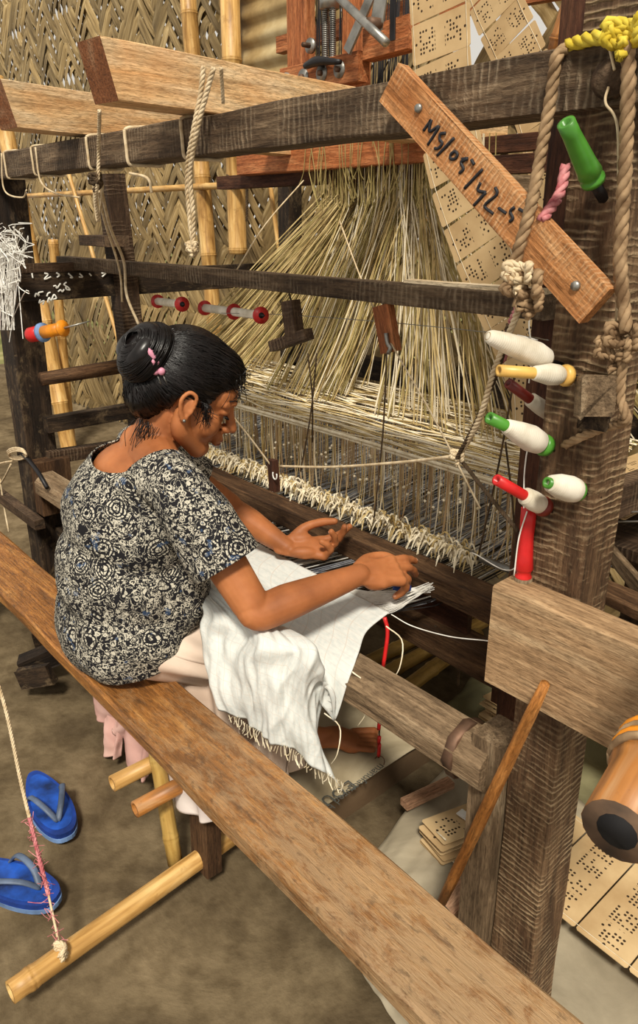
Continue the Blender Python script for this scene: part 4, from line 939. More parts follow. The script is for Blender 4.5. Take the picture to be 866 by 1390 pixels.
flat_sheet('plastic_sheet', ((-1.30, 1.66, .03), (-.62, 1.60, .05), (-.62, 2.1, .06), (-1.40, 2.1, .04)), m_olive, 'olive dusty sheet on the ground beyond the cloth beam', .02)
flat_sheet('plastic_sheet', ((-.66, .95, .02), (.25, .95, .02), (.25, 2.0, .05), (-.66, 2.0, .05)), m_sheet, 'grey plastic sheet under the row of cards at the lower right', .006)
flat_sheet('white_rag', ((-1.13, 1.55, .10), (-1.02, 1.52, .12), (-.98, 1.56, .03), (-1.10, 1.62, .03)), m_wht, 'small white rag beyond the grey plastic sheet', .012, cat='rag', n=20)
tag(beam('lath', at(548, 1092, 'z', .10), at(612, 1062, 'z', .10), .03, .02, m_block), 'short brown lath lying on the edge of the grey sheet', 'lath')
# print on the sack
def textobj(s_, size, org, xd, zn, m, parent, name='print'):
    cu = bpy.data.curves.new('txt', 'FONT'); cu.body = s_; cu.size = size; cu.resolution_u = 2; o = bpy.data.objects.new('txt', cu); col.objects.link(o)
    dg_ = bpy.context.evaluated_depsgraph_get(); me = bpy.data.meshes.new_from_object(o.evaluated_get(dg_)); bpy.data.objects.remove(o)
    x = nrm(xd); z = nrm(zn); y = np.cross(z, x); me.materials.clear(); me.materials.append(m); q = bpy.data.objects.new(name, me); link(q, parent, mat4(x, y, z, org)); return q
sk = [o for o in bpy.data.objects if o.name.startswith('printed_sack')][0]
p0 = at(516, 1036, 'z', .108); p1 = at(436, 1098, 'z', .108); textobj('manufactured by', .036, p0, p1-p0, (0, 0, 1), m_inkg, sk)
p0 = at(474, 1058, 'z', .109); p1 = at(426, 1090, 'z', .109); textobj('E.OU', .050, p0, p1-p0, (0, 0, 1), m_inkg, sk)
# debris at the left under the loom
for i, (p, q, w_, m, l) in enumerate((((30, 905), (80, 885), .06, m_black, 'grey block of scrap wood on the ground at the far left'), ((55, 870), (75, 820), .05, m_black, 'brown scrap timber leaning under the loom at the far left'), ((28, 922), (70, 914), .03, m_black, 'dark scrap stick on the ground at the far left'))):
    tag(beam('scrap_wood', at(*p, 'z', .06), at(*q, 'z', .1), w_, .07, m, jit=.006), l, 'scrap wood')
# ================================================================ SANDALS
def sandal(c, yaw, label, flip):
    x = np.array([math.cos(yaw), math.sin(yaw), 0]); y = np.array([-x[1], x[0], 0])*flip; z = np.array([0, 0, 1.]); t_ = thing('sandal', c, label, 'sandal', 'pair of blue sandals')
    n_ = 40; out = []
    for i in range(n_):
        a = 2*math.pi*i/n_; u = math.cos(a)*.145; wv = .047*(1+.22*math.cos(a)-.10*math.cos(2*a)); v_ = math.copysign(abs(math.sin(a))**.72, math.sin(a))*wv+.006*math.cos(a); out.append((u, v_))
    def sole(nm, z0, z1, sc_, m):
        V = [np.array(c)+x*u*sc_+y*v_*sc_+z*z0 for u, v_ in out]+[np.array(c)+x*u*sc_+y*v_*sc_+z*z1 for u, v_ in out]
        return mesh(nm, V, [tuple(range(n_-1, -1, -1)), tuple(range(n_, 2*n_))]+[(i, (i+1) % n_, n_+(i+1) % n_, n_+i) for i in range(n_)], m, t_)
    sole('sole', .0, .014, 1.0, m_blue); sole('sole_edge', -.012, .0, 1.02, m_bluel)
    sole('footbed', .0140, .0150, .86, plain('worn blue foam', (26, 72, 158), .6, .25))
    C_ = np.array(c); toe = C_+x*.095+z*.016
    for s_ in (-1, 1):
        P = [toe, C_+x*.06+y*s_*.022+z*.045, C_+x*.0+y*s_*.042+z*.045, C_-x*.035+y*s_*.044+z*.010]
        Q = cr(P, 18); V, Fc = tube_geo(Q, [.006]+[.0085]*16+[.006], 8, ell=.5); mesh('strap', V, Fc, m_strap, t_, smooth=True)
    return t_
c = at(66, 1090, 'z', .02); sandal((c[0], c[1], .015), math.atan2(*(np.array(at(82, 1124, 'z', 0))-at(52, 1058, 'z', 0))[[1, 0]]), 'right blue rubber sandal, nearest the bench, with a pale toe edge', 1)
c = at(12, 1196, 'z', .02); sandal((c[0], c[1], .015), math.atan2(*(np.array(at(60, 1208, 'z', 0))-at(-25, 1180, 'z', 0))[[1, 0]]), 'other blue rubber sandal, cut off by the left edge', -1)
# ================================================================ THE WEAVER
WO = thing('person', (-1.60, .70, .50), 'woman in a black floral blouse with a hair bun, sitting on the bench', 'person')
def skin_mat():
    t = NT('warm brown skin'); v = t.coord(); f = t.noise(v, 9, 5); c = t.ramp(f, [(.3, (132, 78, 44)), (.55, (166, 102, 60)), (.75, (188, 122, 76))])
    t.b.inputs['Subsurface Weight'].default_value = .12; t.b.inputs['Subsurface Radius'].default_value = (.02, .008, .004); t.b.inputs['Subsurface Scale'].default_value = .3
    t.bump(t.noise(v, 160, 3), .08, .001); return t.out(c, .56, .3)
m_skin = skin_mat()
t = NT('black hair'); v = t.coord((1, 1, 1)); m_hair = t.out(t.ramp(t.noise(v, 60, 3), [(.3, (6, 4, 4)), (.7, (22, 16, 15))]), .32, .38)
def shirt_mat():
    t = NT('black cotton with cream floral print'); v = t.coord(rand=False)
    w1 = t.n('ShaderNodeTexNoise'); t.l(v, w1.inputs['Vector']); w1.inputs['Scale'].default_value = 16; w1.inputs['Detail'].default_value = 3
    vm = t.n('ShaderNodeVectorMath', operation='MULTIPLY_ADD'); t.l(w1.outputs['Color'], vm.inputs[0]); vm.inputs[1].default_value = (.035, .035, .035); t.l(v, vm.inputs[2]); wv = vm.outputs[0]
    def vor(scale, feat='F1'):
        n_ = t.n('ShaderNodeTexVoronoi', feature=feat); t.l(wv, n_.inputs['Vector']); n_.inputs['Scale'].default_value = scale; return n_.outputs['Distance']
    # rosettes: rings around scattered centres, broken by petals
    d1 = vor(16); ring = t.math('SINE', t.math('MULTIPLY', d1, 64)); rs = t.math('MULTIPLY', t.math('GREATER_THAN', ring, -.05), t.math('LESS_THAN', d1, .36))
    d2 = vor(120, 'DISTANCE_TO_EDGE'); pet = t.math('GREATER_THAN', d2, .085); rs = t.math('MULTIPLY', rs, pet)
    # paisley leaves
    d3 = vor(58); lf = t.math('MULTIPLY', t.math('GREATER_THAN', t.math('SINE', t.math('MULTIPLY', d3, 30)), .15), t.math('LESS_THAN', d3, .42))
    # small scattered leaves and vines
    d4 = vor(170); sm = t.math('LESS_THAN', d4, .34); n5 = t.noise(wv, 75, 4, 1.2); vi = t.math('LESS_THAN', t.math('ABSOLUTE', t.math('SUBTRACT', n5, .5)), .020)
    bgm = t.math('MAXIMUM', t.math('MULTIPLY', sm, t.math('GREATER_THAN', t.noise(wv, 20, 2), .47)), vi)
    far = t.math('GREATER_THAN', d1, .38)
    k = t.math('MAXIMUM', rs, t.math('MULTIPLY', far, t.math('MAXIMUM', bgm, t.math('MULTIPLY', lf, t.math('GREATER_THAN', t.noise(wv, 11, 2), .45)))))
    hi = t.noise(v, 120, 3); k = t.math('MULTIPLY', k, t.mr(hi, .30, .42))
    c = t.mix((30, 29, 32), (190, 184, 168), k); c = t.mix(c, (60, 84, 118), t.math('MULTIPLY', t.math('GREATER_THAN', t.noise(v, 40, 2), .66), .5))
    t.bump(t.noise(v, 12, 5), .3, .01); return t.out(c, .85, .15)
m_shirt = shirt_mat()
# --- closed primitives gathered and fused into one continuous surface
class Blob:
    def __init__(s): s.V = []; s.F = []
    def ell(s, c, r, ax=None, n=20, m=14):
        c = np.asarray(c, float); r = np.broadcast_to(np.asarray(r, float), (3,)); A = np.eye(3) if ax is None else np.asarray(ax, float); b = len(s.V)
        s.V.append(c+A.T@(np.array([0, 0, 1])*r))
        for i in range(1, m):
            th = math.pi*i/m
            for j in range(n): ph = 2*math.pi*j/n; s.V.append(c+A.T@(np.array([math.sin(th)*math.cos(ph), math.sin(th)*math.sin(ph), math.cos(th)])*r))
        s.V.append(c+A.T@(np.array([0, 0, -1])*r)); e = len(s.V)-1
        for j in range(n): s.F.append((b, b+1+j, b+1+(j+1) % n)); s.F.append((e, b+1+(m-2)*n+(j+1) % n, b+1+(m-2)*n+j))
        for i in range(m-2):
            for j in range(n): a = b+1+i*n; s.F.append((a+j, a+n+j, a+n+(j+1) % n, a+(j+1) % n))
    def limb(s, P, R, n=None, k=16, ell=1.0, up=None, ends=True):
        n = n or max(8, len(P)*5); Q = cr(P, n); rr = np.interp(np.linspace(0, 1, n), np.linspace(0, 1, len(R)), R)
        T0 = nrm(Q[1]-Q[0]); T1 = nrm(Q[-1]-Q[-2])
        if ends:   # rounded ends
            pre = [Q[0]-T0*rr[0]*a for a in (.92, .7, .38)]; pr = [rr[0]*a for a in (.38, .71, .92)]
            post = [Q[-1]+T1*rr[-1]*a for a in (.38, .7, .92)]; qr = [rr[-1]*a for a in (.92, .71, .38)]
            Q = np.vstack([pre, Q, post]); rr = np.concatenate([pr, rr, qr])
        tube_geo(Q, rr, k, s.V, s.F, ell=ell, up=up)
    def build(s, name, mat, parent, voxel, smooth=4, cut=None, solid=0, disp=None, sfac=.5, scoop=None):
        o = mesh('tmp', s.V, s.F, None, None, Mw=Matrix())
        m = o.modifiers.new('r', 'REMESH'); m.mode = 'VOXEL'; m.voxel_size = voxel; m.use_smooth_shade = True
        q = o.modifiers.new('s', 'SMOOTH'); q.factor = sfac; q.iterations = smooth
        bpy.context.view_layer.update(); me = evalmod(o); bpy.data.objects.remove(o)
        if cut or solid or disp:
            n = len(me.vertices); co_ = np.empty(n*3); me.vertices.foreach_get('co', co_); co_ = co_.reshape(-1, 3)
            if cut:
                bm = bmesh.new(); bm.from_mesh(me)
                for (pt, no, test) in cut:
                    geom = [f for f in bm.faces if test(f.calc_center_median())]; vs = {v for f in geom for v in f.verts}; es = {e for f in geom for e in f.edges}
                    bmesh.ops.bisect_plane(bm, geom=list(geom)+list(vs)+list(es), plane_co=pt, plane_no=no)
                    dl = [f for f in bm.faces if test(f.calc_center_median()) and (f.calc_center_median()-Vector(pt)).dot(Vector(no)) > 1e-6]
                    bmesh.ops.delete(bm, geom=dl, context='FACES')
                if scoop:
                    sc_c, sc_r = Vector([float(q) for q in scoop[0]]), scoop[1]
                    bmesh.ops.delete(bm, geom=[v for v in bm.verts if (v.co-sc_c).length < sc_r], context='VERTS')
                    for v in bm.verts:
                        if v.is_boundary and (v.co-sc_c).length < sc_r+.02: v.co = sc_c+(v.co-sc_c).normalized()*sc_r
                bm.to_mesh(me); bm.free()
            if disp:
                n = len(me.vertices); co_ = np.empty(n*3); me.vertices.foreach_get('co', co_); co_ = co_.reshape(-1, 3); no = np.empty(n*3); me.vertices.foreach_get('normal', no); no = no.reshape(-1, 3)
                me.vertices.foreach_set('co', (co_+no*disp(co_)[:, None]).ravel())
            if solid:
                bm = bmesh.new(); bm.from_mesh(me); bm.normal_update(); bmesh.ops.solidify(bm, geom=list(bm.faces), thickness=solid); bm.to_mesh(me); bm.free()
        me.shade_smooth(); me.materials.clear(); me.materials.append(mat)
        c = WM[parent.name].translation; me.transform(Matrix.Translation(-c)); o = bpy.data.objects.new(name, me); link(o, parent, Matrix.Translation(c)); return o
# skeleton
shR = np.array([-1.345, .765, 1.015]); elR = np.array([-1.165, .835, .752]); wrR = np.array([-1.108, 1.085, .785])
shL = np.array([-1.705, .865, 1.000]); elL = np.array([-1.655, 1.125, .765]); wrL = np.array([-1.475, 1.165, .705])
HS = 1.13; H0 = np.array([-1.480, .888, 1.172]); HA = np.array([[.864, -.503, -.036], [.476, .837, -.271], [.166, .217, .962]])   # rows: right, forward, up
_p = .18; f2 = HA[1]*math.cos(_p)-HA[2]*math.sin(_p); u2 = HA[2]*math.cos(_p)+HA[1]*math.sin(_p); HA = np.array([HA[0], f2, u2])
def hd(r, f, u): return H0+HS*(r*HA[0]+f*HA[1]+u*HA[2])
B_ = Blob()
# trunk and legs (mostly under clothes)
B_.ell((-1.58, .72, .60), (.165, .12, .11)); B_.ell((-1.59, .73, .74), (.135, .10, .14)); B_.ell((-1.54, .79, .90), (.155, .105, .13))
B_.ell((-1.545, .785, .945), (.168, .120, .118)); B_.ell((-1.565, .755, .87), (.178, .138, .155))
B_.limb([shR+np.array([-.02, 0, 0]), (-1.53, .80, 1.03), shL+np.array([.02, 0, 0])], [.05, .06, .05])
neck0 = np.array([-1.535, .80, 1.03]); B_.limb([neck0, hd(0, -.025, -.075), hd(0, -.02, -.02)], [.066, .052, .055], k=20)
for sh_, nk in ((shR, .03), (shL, -.03)): B_.limb([sh_+np.array([0, 0, -.01]), neck0+np.array([nk, .0, .02])], [.042, .050])
def arm(sh_, el_, wr_, back):
    v = nrm(wr_-el_)
    B_.limb([sh_, sh_*.55+el_*.45, el_*.92+sh_*.08], [.047, .048, .041], n=16, k=20)
    B_.limb([el_*.93+sh_*.07, el_*.98+wr_*.02, el_*.7+wr_*.3, el_*.3+wr_*.7, wr_], [.040, .041, .043, .034, .0265], n=24, k=20, ell=.9, up=back)
def hand(wr_, xd, zn, right, curls, spread, thumb, sc_=1.0, tip_r=.0078):
    x = nrm(xd); z = nrm(np.asarray(zn)-x*(np.asarray(zn)@x)); y = np.cross(z, x)*(1 if right else -1)
    L = lambda a, b, c: wr_+sc_*(a*x+b*y+c*z)
    # palm
    B_.limb([L(-.012, 0, 0), L(.022, .0, 0), L(.045, 0, 0), L(.062, 0, 0)], [.024*sc_, .033*sc_, .039*sc_, .036*sc_], k=18, ell=.42, up=z)
    for b in (.027, .009, -.009, -.026): B_.limb([L(.02, b*.55, .002), L(.092, b, .003)], [.012*sc_, .0125*sc_], n=8)
    B_.ell(L(.035, .022, -.008), np.array([.030, .018, .017])*sc_, np.array([x, y, z])); B_.ell(L(.04, -.022, -.006), np.array([.034, .014, .014])*sc_, np.array([x, y, z]))
    tips = []
    for i, (b, ln) in enumerate(((.028, .078), (.0095, .087), (-.0095, .081), (-.027, .064))):
        p = L(.094, b, .002); a = 0; P = [p-sc_*x*.012, p]; sd_ = spread[i]
        for j, fr_ in enumerate((.46, .30, .24)):
            a += curls[i][j]; d = (math.cos(a)*(x*math.cos(sd_)+y*math.sin(sd_))-math.sin(a)*z); p = p+d*ln*fr_*sc_; P.append(p)
        P2 = []                                 # keep the knuckle bends
        for q in range(len(P)-1):
            for t_ in (0, .5): P2.append(P[q]*(1-t_)+P[q+1]*t_)
        P2.append(P[-1]); B_.limb(P2, [.0105*sc_, .0105*sc_, .0103*sc_, .0092*sc_, .0100*sc_, .0088*sc_, .0090*sc_, .0082*sc_, tip_r*sc_][:len(P2)], n=26, k=12); tips.append((P[-1], nrm(P[-1]-P[-2])))
    P = [L(*q) for q in thumb]; B_.limb(P, [.016*sc_, .0135*sc_, .0110*sc_, .0105*sc_, .0085*sc_], n=20, k=12); tips.append((P[-1], nrm(P[-1]-P[-2])))
    return tips, (x, y, z)
arm(shR, elR, wrR, (0, 0, 1)); arm(shL, elL, wrL, (0, 0, 1))
tipsR, frR = hand(wrR, (.20, 1.0, -.17), (.50, -.05, .86), True, [(.0, .28, .18), (.14, .42, .26), (.50, .66, .40), (.80, .80, .5)], (.06, .02, -.04, -.10),
      [(.012, .020, -.004), (.050, .046, -.012), (.095, .050, -.012), (.140, .034, -.022)], 1.12)
tipsL, frL = hand(wrL, (.62, .78, -.02), (-.35, .20, -.90), False, [(.35, .35, .2), (.55, .6, .3), (.85, .8, .4), (1.1, 1.0, .5)], (.10, .02, -.03, -.1),
      [(.012, .020, -.004), (.045, .046, -.022), (.085, .052, -.036), (.120, .046, -.046)], 1.10)
# legs and feet
for hx, kx, an, toe in ((-1.50, (-1.42, 1.10, .44), (-1.385, 1.155, .145), (-1.300, 1.285, .120)), (-1.70, (-1.68, 1.08, .43), (-1.585, .945, .14), (-1.515, 1.025, .12))):
    kx, an, toe = map(np.array, (kx, an, toe)); toe = toe.astype(float)
    B_.limb([(hx, .74, .58), ((hx+kx[0])/2, .93, .52), kx], [.09, .075, .055], k=18); B_.limb([kx, kx*.6+an*.4+np.array([0, -.02, 0]), an], [.052, .048, .030], k=18)
    d = nrm((toe-an)*[1, 1, 0]); s_ = np.array([-d[1], d[0], 0]); toe = np.array([toe[0], toe[1], .113]); heel = an-d*.03; heel[2] = .121
    B_.limb([heel, an*.5+toe*.5+np.array([0, 0, .003]), toe-d*.03], [.030, .040, .044], k=18, ell=.6, up=(0, 0, 1)); B_.limb([an, an*.4+toe*.6], [.030, .026])
    for q, (b, l, r_) in enumerate(((.032, .040, .0160), (.011, .040, .0110), (-.006, .036, .0105), (-.022, .030, .0100), (-.036, .022, .0092))):
        sg_ = -1; B_.limb([toe+s_*b*-sg_-d*.01, toe+s_*b*-sg_*1.15+d*(l+.012)+np.array([0, 0, -.006])], [r_, r_*.95], n=8, k=12)
# head
B_.ell(hd(0, -.012, .035), np.array([.070, .090, .082])*HS, HA, 28, 20); B_.ell(hd(0, .030, -.035), np.array([.056, .056, .072])*HS, HA, 28, 20)
B_.ell(hd(0, .066, -.096), np.array([.022, .019, .019])*HS, HA); B_.ell(hd(0, .058, .030), np.array([.054, .036, .045])*HS, HA)
for s_ in (-1, 1):
    B_.limb([hd(s_*.058, -.004, -.03), hd(s_*.052, .008, -.062), hd(s_*.018, .058, -.096)], [.016*HS, .021*HS, .020*HS]); B_.ell(hd(s_*.034, .056, -.036), np.array([.027, .024, .028])*HS, HA)
    B_.ell(hd(s_*.030, .074, .003), np.array([.016, .0125, .011])*HS, HA); B_.ell(hd(s_*.011, .099, -.037), np.array([.0085, .0105, .008])*HS, HA)
    B_.limb([hd(s_*.012, .086, .020), hd(s_*.030, .085, .025), hd(s_*.046, .070, .018)], [.008*HS, .009*HS, .008*HS])
    B_.ell(hd(s_*.074, -.004, -.010), np.array([.006, .013, .024])*HS, HA)
    B_.limb([hd(s_*.080, .010, -.004), hd(s_*.082, .006, .018), hd(s_*.084, -.010, .022), hd(s_*.086, -.019, .004), hd(s_*.083, -.012, -.018), hd(s_*.079, .000, -.034), hd(s_*.077, .006, -.026)], [.0038*HS, .0045*HS, .0048*HS, .0048*HS, .0045*HS, .0065*HS, .004*HS], n=24, k=8)
    B_.limb([hd(s_*.079, .009, -.010), hd(s_*.080, .008, -.018)], [.004*HS, .004*HS])
B_.limb([hd(0, .084, .018), hd(0, .094, -.006), hd(0, .108, -.030)], [.0085*HS, .0090*HS, .0115*HS]); B_.ell(hd(0, .110, -.033), np.array([.0115, .0115, .0105])*HS, HA)
B_.ell(hd(0, .088, -.060), np.array([.026, .012, .016])*HS, HA); B_.ell(hd(0, .093, -.062), np.array([.021, .0105, .0065])*HS, HA); B_.ell(hd(0, .091, -.073), np.array([.018, .0105, .007])*HS, HA)
body = B_.build('body', m_skin, WO, .0032, 3)
# facial features of their own colour
m_lip = plain('brown lips', (132, 66, 50), .5, .1); m_nail = plain('fingernail', (206, 150, 124), .3, .06)
fb = Blob(); fb.ell(hd(0, .0945, -.0625), np.array([.0205, .0098, .0050])*HS, HA); fb.ell(hd(0, .0925, -.0728), np.array([.0175, .0098, .0058])*HS, HA); fb.build('lips', m_lip, WO, .0016, 2)
V = []; Fc = []
for s_ in (-1, 1):
    for i in range(40):
        t_ = i/39; p = hd(s_*(.012+.036*t_), .0945-.017*t_*t_-.004*t_, .024+.008*math.sin(t_*2.4)); tube_geo([p, p+HS*(HA[0]*s_*.006+HA[2]*.002*(1-t_)+HA[1]*.0)+rng.normal(size=3)*.0008], .0011, 3, V, Fc)
mesh('eyebrows', V, Fc, m_hair, WO, smooth=True, kind='stuff')
V = []; Fc = []
for s_ in (-1, 1):
    for i in range(22):
        t_ = i/21-.5; p = hd(s_*(.030+.026*t_), .0855-.010*t_*t_*4, -.0035-.002*(1-4*t_*t_)); tube_geo([p, p+HS*(HA[1]*.006-HA[2]*.005+HA[0]*s_*t_*.004)], .0007, 3, V, Fc)
mesh('eyelashes', V, Fc, m_hair, WO, smooth=True, kind='stuff')
for (tips, fr_) in ((tipsR, frR), (tipsL, frL)):
    for k, (p, d) in enumerate(tips):
        z = fr_[2]; y_ = nrm(np.cross(z, d)); zz = nrm(np.cross(d, y_)); c = p+zz*.0066-d*.002
        if k == 4: zz = nrm(fr_[1]*.8+zz*.5); y_ = nrm(np.cross(zz, d)); c = p+zz*.0070-d*.002
        nb = Blob(); nb.ell(c, (.0065, .0048, .0018), np.array([d, y_, zz]), 12, 8); o = mesh('fingernail', nb.V, nb.F, m_nail, WO, smooth=True)
# --- hair
HB = Blob(); HB.ell(hd(0, -.022, .040), np.array([.083, .098, .092])*HS, HA, 30, 20); HB.ell(hd(0, .03, .068), np.array([.066, .060, .052])*HS, HA)
HB.ell(hd(.01, -.078, -.020), np.array([.062, .048, .060])*HS, HA)
def hk(c):
    c = np.array(c)-H0; f = c@HA[1]/HS; u = c@HA[2]/HS
    U = np.interp(f, [-.06, -.035, -.022, .022, .030, .052, .088], [-.115, -.060, .020, .014, -.012, .040, .066]); return u < U
def cap_cut(me): pass
cap = HB.build('hair', m_hair, WO, .0045, 3)
bm = bmesh.new(); bm.from_mesh(cap.data); off = WM['person'].translation
dl = [f for f in bm.faces if hk(f.calc_center_median()+off)]; bmesh.ops.delete(bm, geom=dl, context='FACES')
bmesh.ops.solidify(bm, geom=list(bm.faces), thickness=.006); bm.to_mesh(cap.data); bm.free()
bunc = hd(.030, -.112, .052)
bn_ = Blob(); ax_b = nrm(HA[1]*-.75+HA[2]*.35+HA[0]*.35); x_, y_, z_ = frame((0, 0, 0), ax_b); bn_.ell(bunc, (.042, .060, .066), np.array([x_, y_, z_]), 26, 18)
for k in range(3):
    a0 = k*2.1; bn_.limb([bunc+ax_b*(.012)+(.036+.006*math.sin(a*2))*(math.cos(a+a0)*y_+math.sin(a+a0)*z_)+ax_b*.012*math.sin(a) for a in np.linspace(0, 4.2, 12)], [.018, .024, .020], n=22)
bun = bn_.build('hair_bun', m_hair, WO, .004, 3)
V = []; Fc = []; cc = hd(0, -.022, .040); rad = np.array([.083, .098, .092])*HS; rg = random.Random(4)
bl = HA@(bunc-cc)/rad; bdir = nrm(bl)
def on_cap(d, k_=1.02):
    p = cc+HA.T@(d*rad*k_)
    return p
cnt_ = 0
while cnt_ < 1500:
    th = rg.uniform(0, 2*math.pi); zz = rg.uniform(-1, 1); d = np.array([math.sqrt(1-zz*zz)*math.cos(th), math.sqrt(1-zz*zz)*math.sin(th), zz])
    p = on_cap(d)
    if hk(p) or d@bdir > .9: continue
    P = []; e = nrm(bdir+rng.normal(size=3)*.16); wob = rng.normal(size=3)*.02; ok = True
    for t_ in np.linspace(0, 1, 9):
        q = nrm(d*(1-t_)+e*t_+wob*math.sin(t_*3.1)); p = on_cap(q, 1.012+.012*rg.random()*.5)
        # follow whichever bulge is outermost
        for (c2, r2_) in ((hd(0, .03, .068), np.array([.066, .060, .052])*HS), (hd(.01, -.078, -.020), np.array([.062, .048, .060])*HS)):
            l_ = HA@(p-c2)/r2_; nl = np.linalg.norm(l_)
            if nl < 1.02: p = c2+HA.T@(l_/nl*r2_*1.02)
        P.append(p)
    tube_geo(cr(P, 12), rg.uniform(.0009, .0019), 3, V, Fc, caps=False); cnt_ += 1
for i in range(420):                           # strands wound round the bun
    a0 = rg.uniform(0, 6.28); tl = rg.uniform(-1.2, 1.2); P = []
    for a in np.linspace(0, rg.uniform(1.2, 2.6), 9):
        an = a+a0; q = math.cos(tl)*(math.cos(an)*y_+math.sin(an)*z_)+math.sin(tl+a*.15)*ax_b; l_ = nrm(q); rr_ = 1/math.sqrt((l_@x_/.043)**2+(l_@y_/.061)**2+(l_@z_/.067)**2); P.append(bunc+l_*(rr_+.004+.005*abs(math.sin(an*1.5+.5))))
    tube_geo(cr(P, 12), rg.uniform(.0009, .002), 3, V, Fc, caps=False)
mesh('hair_strands', V, Fc, m_hair, WO, smooth=True, kind='stuff')
V = []; Fc = []
for i in range(170):                           # wisps at forehead, ear and nape
    k = rg.random()
    if k < .6: p = hd(rg.uniform(-.02, .062), .082-.9*rg.random()**2*.03, .062+rg.uniform(-.012, .03)); d = HA[1]*rg.uniform(0, .030)-HA[2]*rg.uniform(-.015, .045)+HA[0]*rg.gauss(0, .012)
    elif k < .8: p = hd(.073, .028+rg.gauss(0, .006), .012); d = -HA[2]*rg.uniform(.02, .05)+HA[1]*rg.uniform(0, .03)
    else: p = hd(rg.uniform(.02, .06), -.06+rg.gauss(0, .01), -.075); d = -HA[2]*rg.uniform(.03, .07)+HA[1]*rg.uniform(-.01, .02)
    P = cr([p, p+d*.5+rng.normal(size=3)*.004, p+d+rng.normal(size=3)*.006], 7); tube_geo(P, .0008, 3, V, Fc)
mesh('hair_wisps', V, Fc, m_hair, WO, smooth=True, kind='stuff')
# hair clip with pink beads
m_bead = plain('pink bead', (226, 152, 176), .25, .1)
def hp(px, py, k_=1.0):                         # on the hair towards the viewer
    best_ = None
    for X in np.linspace(-1.30, -1.75, 90):
        p = at(px, py, 'x', X); ins = False
        for (c2, r2_, A2) in ((cc, rad, HA), (hd(.01, -.078, -.020), np.array([.062, .048, .060])*HS, HA), (bunc, np.array([.043, .061, .067]), np.array([x_, y_, z_]))):
            if np.linalg.norm(A2@(p-c2)/r2_) < 1.07: ins = True
        if ins: return p
    return at(px, py, 'x', -1.5)
hc = bpy.data.objects.new('hair_clip', None); link(hc, WO, Matrix.Translation(Vector(hp(210, 490).tolist())))
clip = [hp(201, 473), hp(205, 480), hp(210, 487)]; tube('clip_bar', clip, [.006, .008, .006], m_bead, hc, n=8, k=8)
for p in ((208, 491), (214, 491)): tube('bead', [hp(p[0], p[1]-5), hp(*p), hp(p[0], p[1]+5)], [.002, .0055, .002], m_bead, hc, n=8, k=8)
for p in ((211, 504), (219, 504)): bb_ = Blob(); bb_.ell(hp(*p), .0085, None, 12, 8); mesh('bead', bb_.V, bb_.F, m_bead, hc, smooth=True)
for p in ((213, 508), (221, 508)): tube('pin', [hp(*p), hp(p[0]+6, p[1]+14)], .0015, m_steel, hc, k=5)
eb = Blob(); eb.ell(hd(.085, .002, -.034), .004, None, 10, 8); mesh('ear_stud', eb.V, eb.F, m_steel, WO, smooth=True)
# --- blouse
SB = Blob()
SB.ell((-1.575, .715, .60), (.205, .150, .16), None, 30, 20); SB.ell((-1.575, .725, .73), (.190, .150, .18), None, 30, 20); SB.ell((-1.53, .79, .70), (.165, .12, .16), None, 30, 20); SB.ell((-1.565, .755, .87), (.190, .150, .17), None, 30, 20); SB.ell((-1.545, .785, .95), (.180, .130, .13), None, 30, 20)
SB.ell((-1.46, .885, .87), (.085, .065, .08)); SB.ell((-1.61, .91, .86), (.085, .065, .08))
SB.limb([shR+np.array([-.01, 0, -.005]), (-1.535, .79, 1.015), shL+np.array([.01, 0, -.005])], [.066, .078, .066], k=20)
sd1 = nrm(elR-shR); cuR = shR+sd1*.205; SB.limb([shR-sd1*.01+np.array([-.01, 0, 0]), shR+sd1*.08, shR+sd1*.26], [.060, .076, .084], k=24)
sd2 = nrm(elL-shL); cuL = shL+sd2*.19; SB.limb([shL-sd2*.01+np.array([.01, 0, 0]), shL+sd2*.08, shL+sd2*.26], [.056, .068, .074], k=24)
def sdisp(co_):
    out = np.empty(len(co_))
    for i, p in enumerate(co_):
        q = Vector(p)
        a = mnoise.noise(Vector((p[0]*9, p[1]*9, p[2]*3.2))); b = mnoise.noise(Vector((p[0]*5+p[2]*13, p[1]*14, p[2]*10-p[0]*8)))
        g = 1-abs(2*abs(b)-.0)
        out[i] = .010*a+.007*b+.004*math.sin(p[2]*60+p[0]*30+4*a)*max(0, .78-p[2])*4*.35
    return out
nc = hd(0, -.055, -.125); nn_ = nrm(HA[2]*.8+np.array([0, .38, .5]))
ckR = lambda c: (Vector(c)-Vector(cuR)).length < .17 and (Vector(c)-Vector(cuR)).dot(Vector(sd1)) > -.02 and c[0] > -1.36
ckL = lambda c: (Vector(c)-Vector(cuL)).length < .14 and (Vector(c)-Vector(cuL)).dot(Vector(sd2)) > -.02 and c[1] > .95
shirt = SB.build('blouse', m_shirt, WO, .0055, 6, cut=[(tuple(cuR), tuple(sd1), ckR), (tuple(cuL), tuple(sd2), ckL),
      ((-1.6, .60, .515), (0, .30, -1.0), lambda c: True),
      ], disp=sdisp, solid=.0035, scoop=(neck0+np.array([-.005, -.005, .078]), .148))
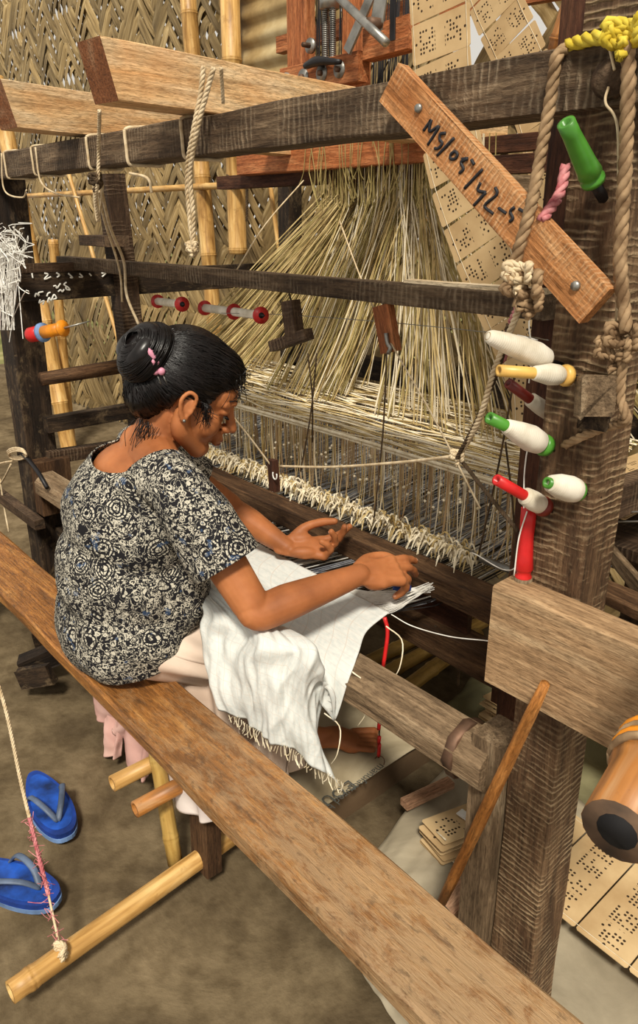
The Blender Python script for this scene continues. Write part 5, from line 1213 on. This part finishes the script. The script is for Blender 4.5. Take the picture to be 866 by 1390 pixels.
# --- skirt
def ringp(c, rx, ry, tilt, k):
    a = 2*math.pi*k/32; return np.array([c[0]+rx*math.cos(a), c[1]+ry*math.sin(a)*math.cos(tilt), c[2]+ry*math.sin(a)*math.sin(tilt)])
rings = [((-1.575, .70, .64), .165, .115, 0), ((-1.565, .74, .59), .195, .140, .45), ((-1.56, .84, .53), .215, .10, 1.1), ((-1.55, .98, .46), .220, .10, 1.25), ((-1.54, 1.06, .35), .215, .12, .7), ((-1.53, 1.03, .26), .21, .13, .2), ((-1.52, 1.0, .18), .215, .14, 0), ((-1.51, .99, .13), .22, .15, 0)]
Cc = [[ringp(c, rx, ry, tl, k) for k in range(0, 33)] for c, rx, ry, tl in rings]
grid('skirt', Cc, 160, 60, m_skirt, WO, lambda U, V_: (.008+.014*V_)*np.sin(U*2*math.pi*13+2*np.sin(V_*5))*np.clip(V_*2, 0, 1)+.010*nzf(U, V_, 9, 3, 6), .003)
# skirt cloth hanging down between bench and loom, seen below the bench
def drape(pts, m, amp=.008, fr=6, name='skirt_hem'):
    return grid(name, pts, 40, 40, m, WO, lambda U, V_: amp*np.sin(U*fr*2+V_*2)+.006*nzf(U, V_, 5, 4, 3), .0025)
drape([[at(118, 900, 'y', .77), at(160, 900, 'y', .785), at(192, 920, 'y', .77)], [at(122, 940, 'y', .77), at(160, 960, 'y', .76), at(196, 980, 'y', .77)], [at(128, 972, 'y', .77), at(148, 985, 'y', .76), at(170, 1005, 'y', .77)]], m_pink, name='skirt_hem')
drape([[at(136, 930, 'y', .765), at(155, 950, 'y', .775), at(172, 960, 'y', .765)], [at(138, 980, 'y', .765), at(152, 1000, 'y', .755), at(166, 1000, 'y', .765)], [at(140, 1024, 'y', .765), at(152, 1028, 'y', .755), at(163, 1028, 'y', .765)]], m_pink)
drape([[at(160, 930, 'y', .76), at(185, 950, 'y', .775), at(210, 970, 'y', .76)], [at(165, 1000, 'y', .76), at(185, 1010, 'y', .75), at(208, 1020, 'y', .76)], [at(170, 1040, 'y', .76), at(190, 1058, 'y', .75), at(200, 1056, 'y', .76)]], m_pink)
drape([[at(205, 970, 'y', .725), at(250, 1000, 'y', .732), at(300, 1040, 'y', .725)], [at(215, 1020, 'y', .725), at(250, 1050, 'y', .715), at(298, 1090, 'y', .725)], [at(232, 1086, 'y', .725), at(265, 1110, 'y', .715), at(293, 1116, 'y', .725)]], m_lilac)
# skirt spread between hip and cloth, in front of the far bench edge
drape([[(-1.52, .745, .60), (-1.44, .80, .57), (-1.40, .86, .56)], [(-1.47, .775, .50), (-1.38, .83, .47), (-1.33, .87, .45)], [(-1.46, .785, .38), (-1.36, .84, .33), (-1.30, .88, .32)], [(-1.46, .79, .24), (-1.36, .84, .20), (-1.29, .88, .22)]], m_skirt, .012, 8, 'skirt_fold')
# small blue shuttle piece in the right hand
c = tipsR[2][0]; tag(tube('shuttle_tip', [c+np.array([-.012, -.02, .012]), c+np.array([.012, .015, .006])], [.008, .012, .008], m_blue, n=8, k=8), 'small blue shuttle piece held under the right hand', 'shuttle')
# ================================================================ BRING EVERYTHING TO REAL SIZE
seen = set()
for o in bpy.data.objects:
    if o.type == 'CAMERA': continue
    if o.type == 'MESH' and o.data.name not in seen:
        seen.add(o.data.name); o.data.transform(Matrix.Scale(S, 4)); o.data.update()
    if o.type in {'MESH', 'EMPTY'}:
        m_ = o.matrix_basis.copy(); m_.translation = m_.translation*S; o.matrix_basis = m_
print('objects', len(bpy.data.objects), 'tris', sum(len(p.vertices)-2 for me in bpy.data.meshes for p in me.polygons) if len(bpy.data.meshes) < 3000 else '-')
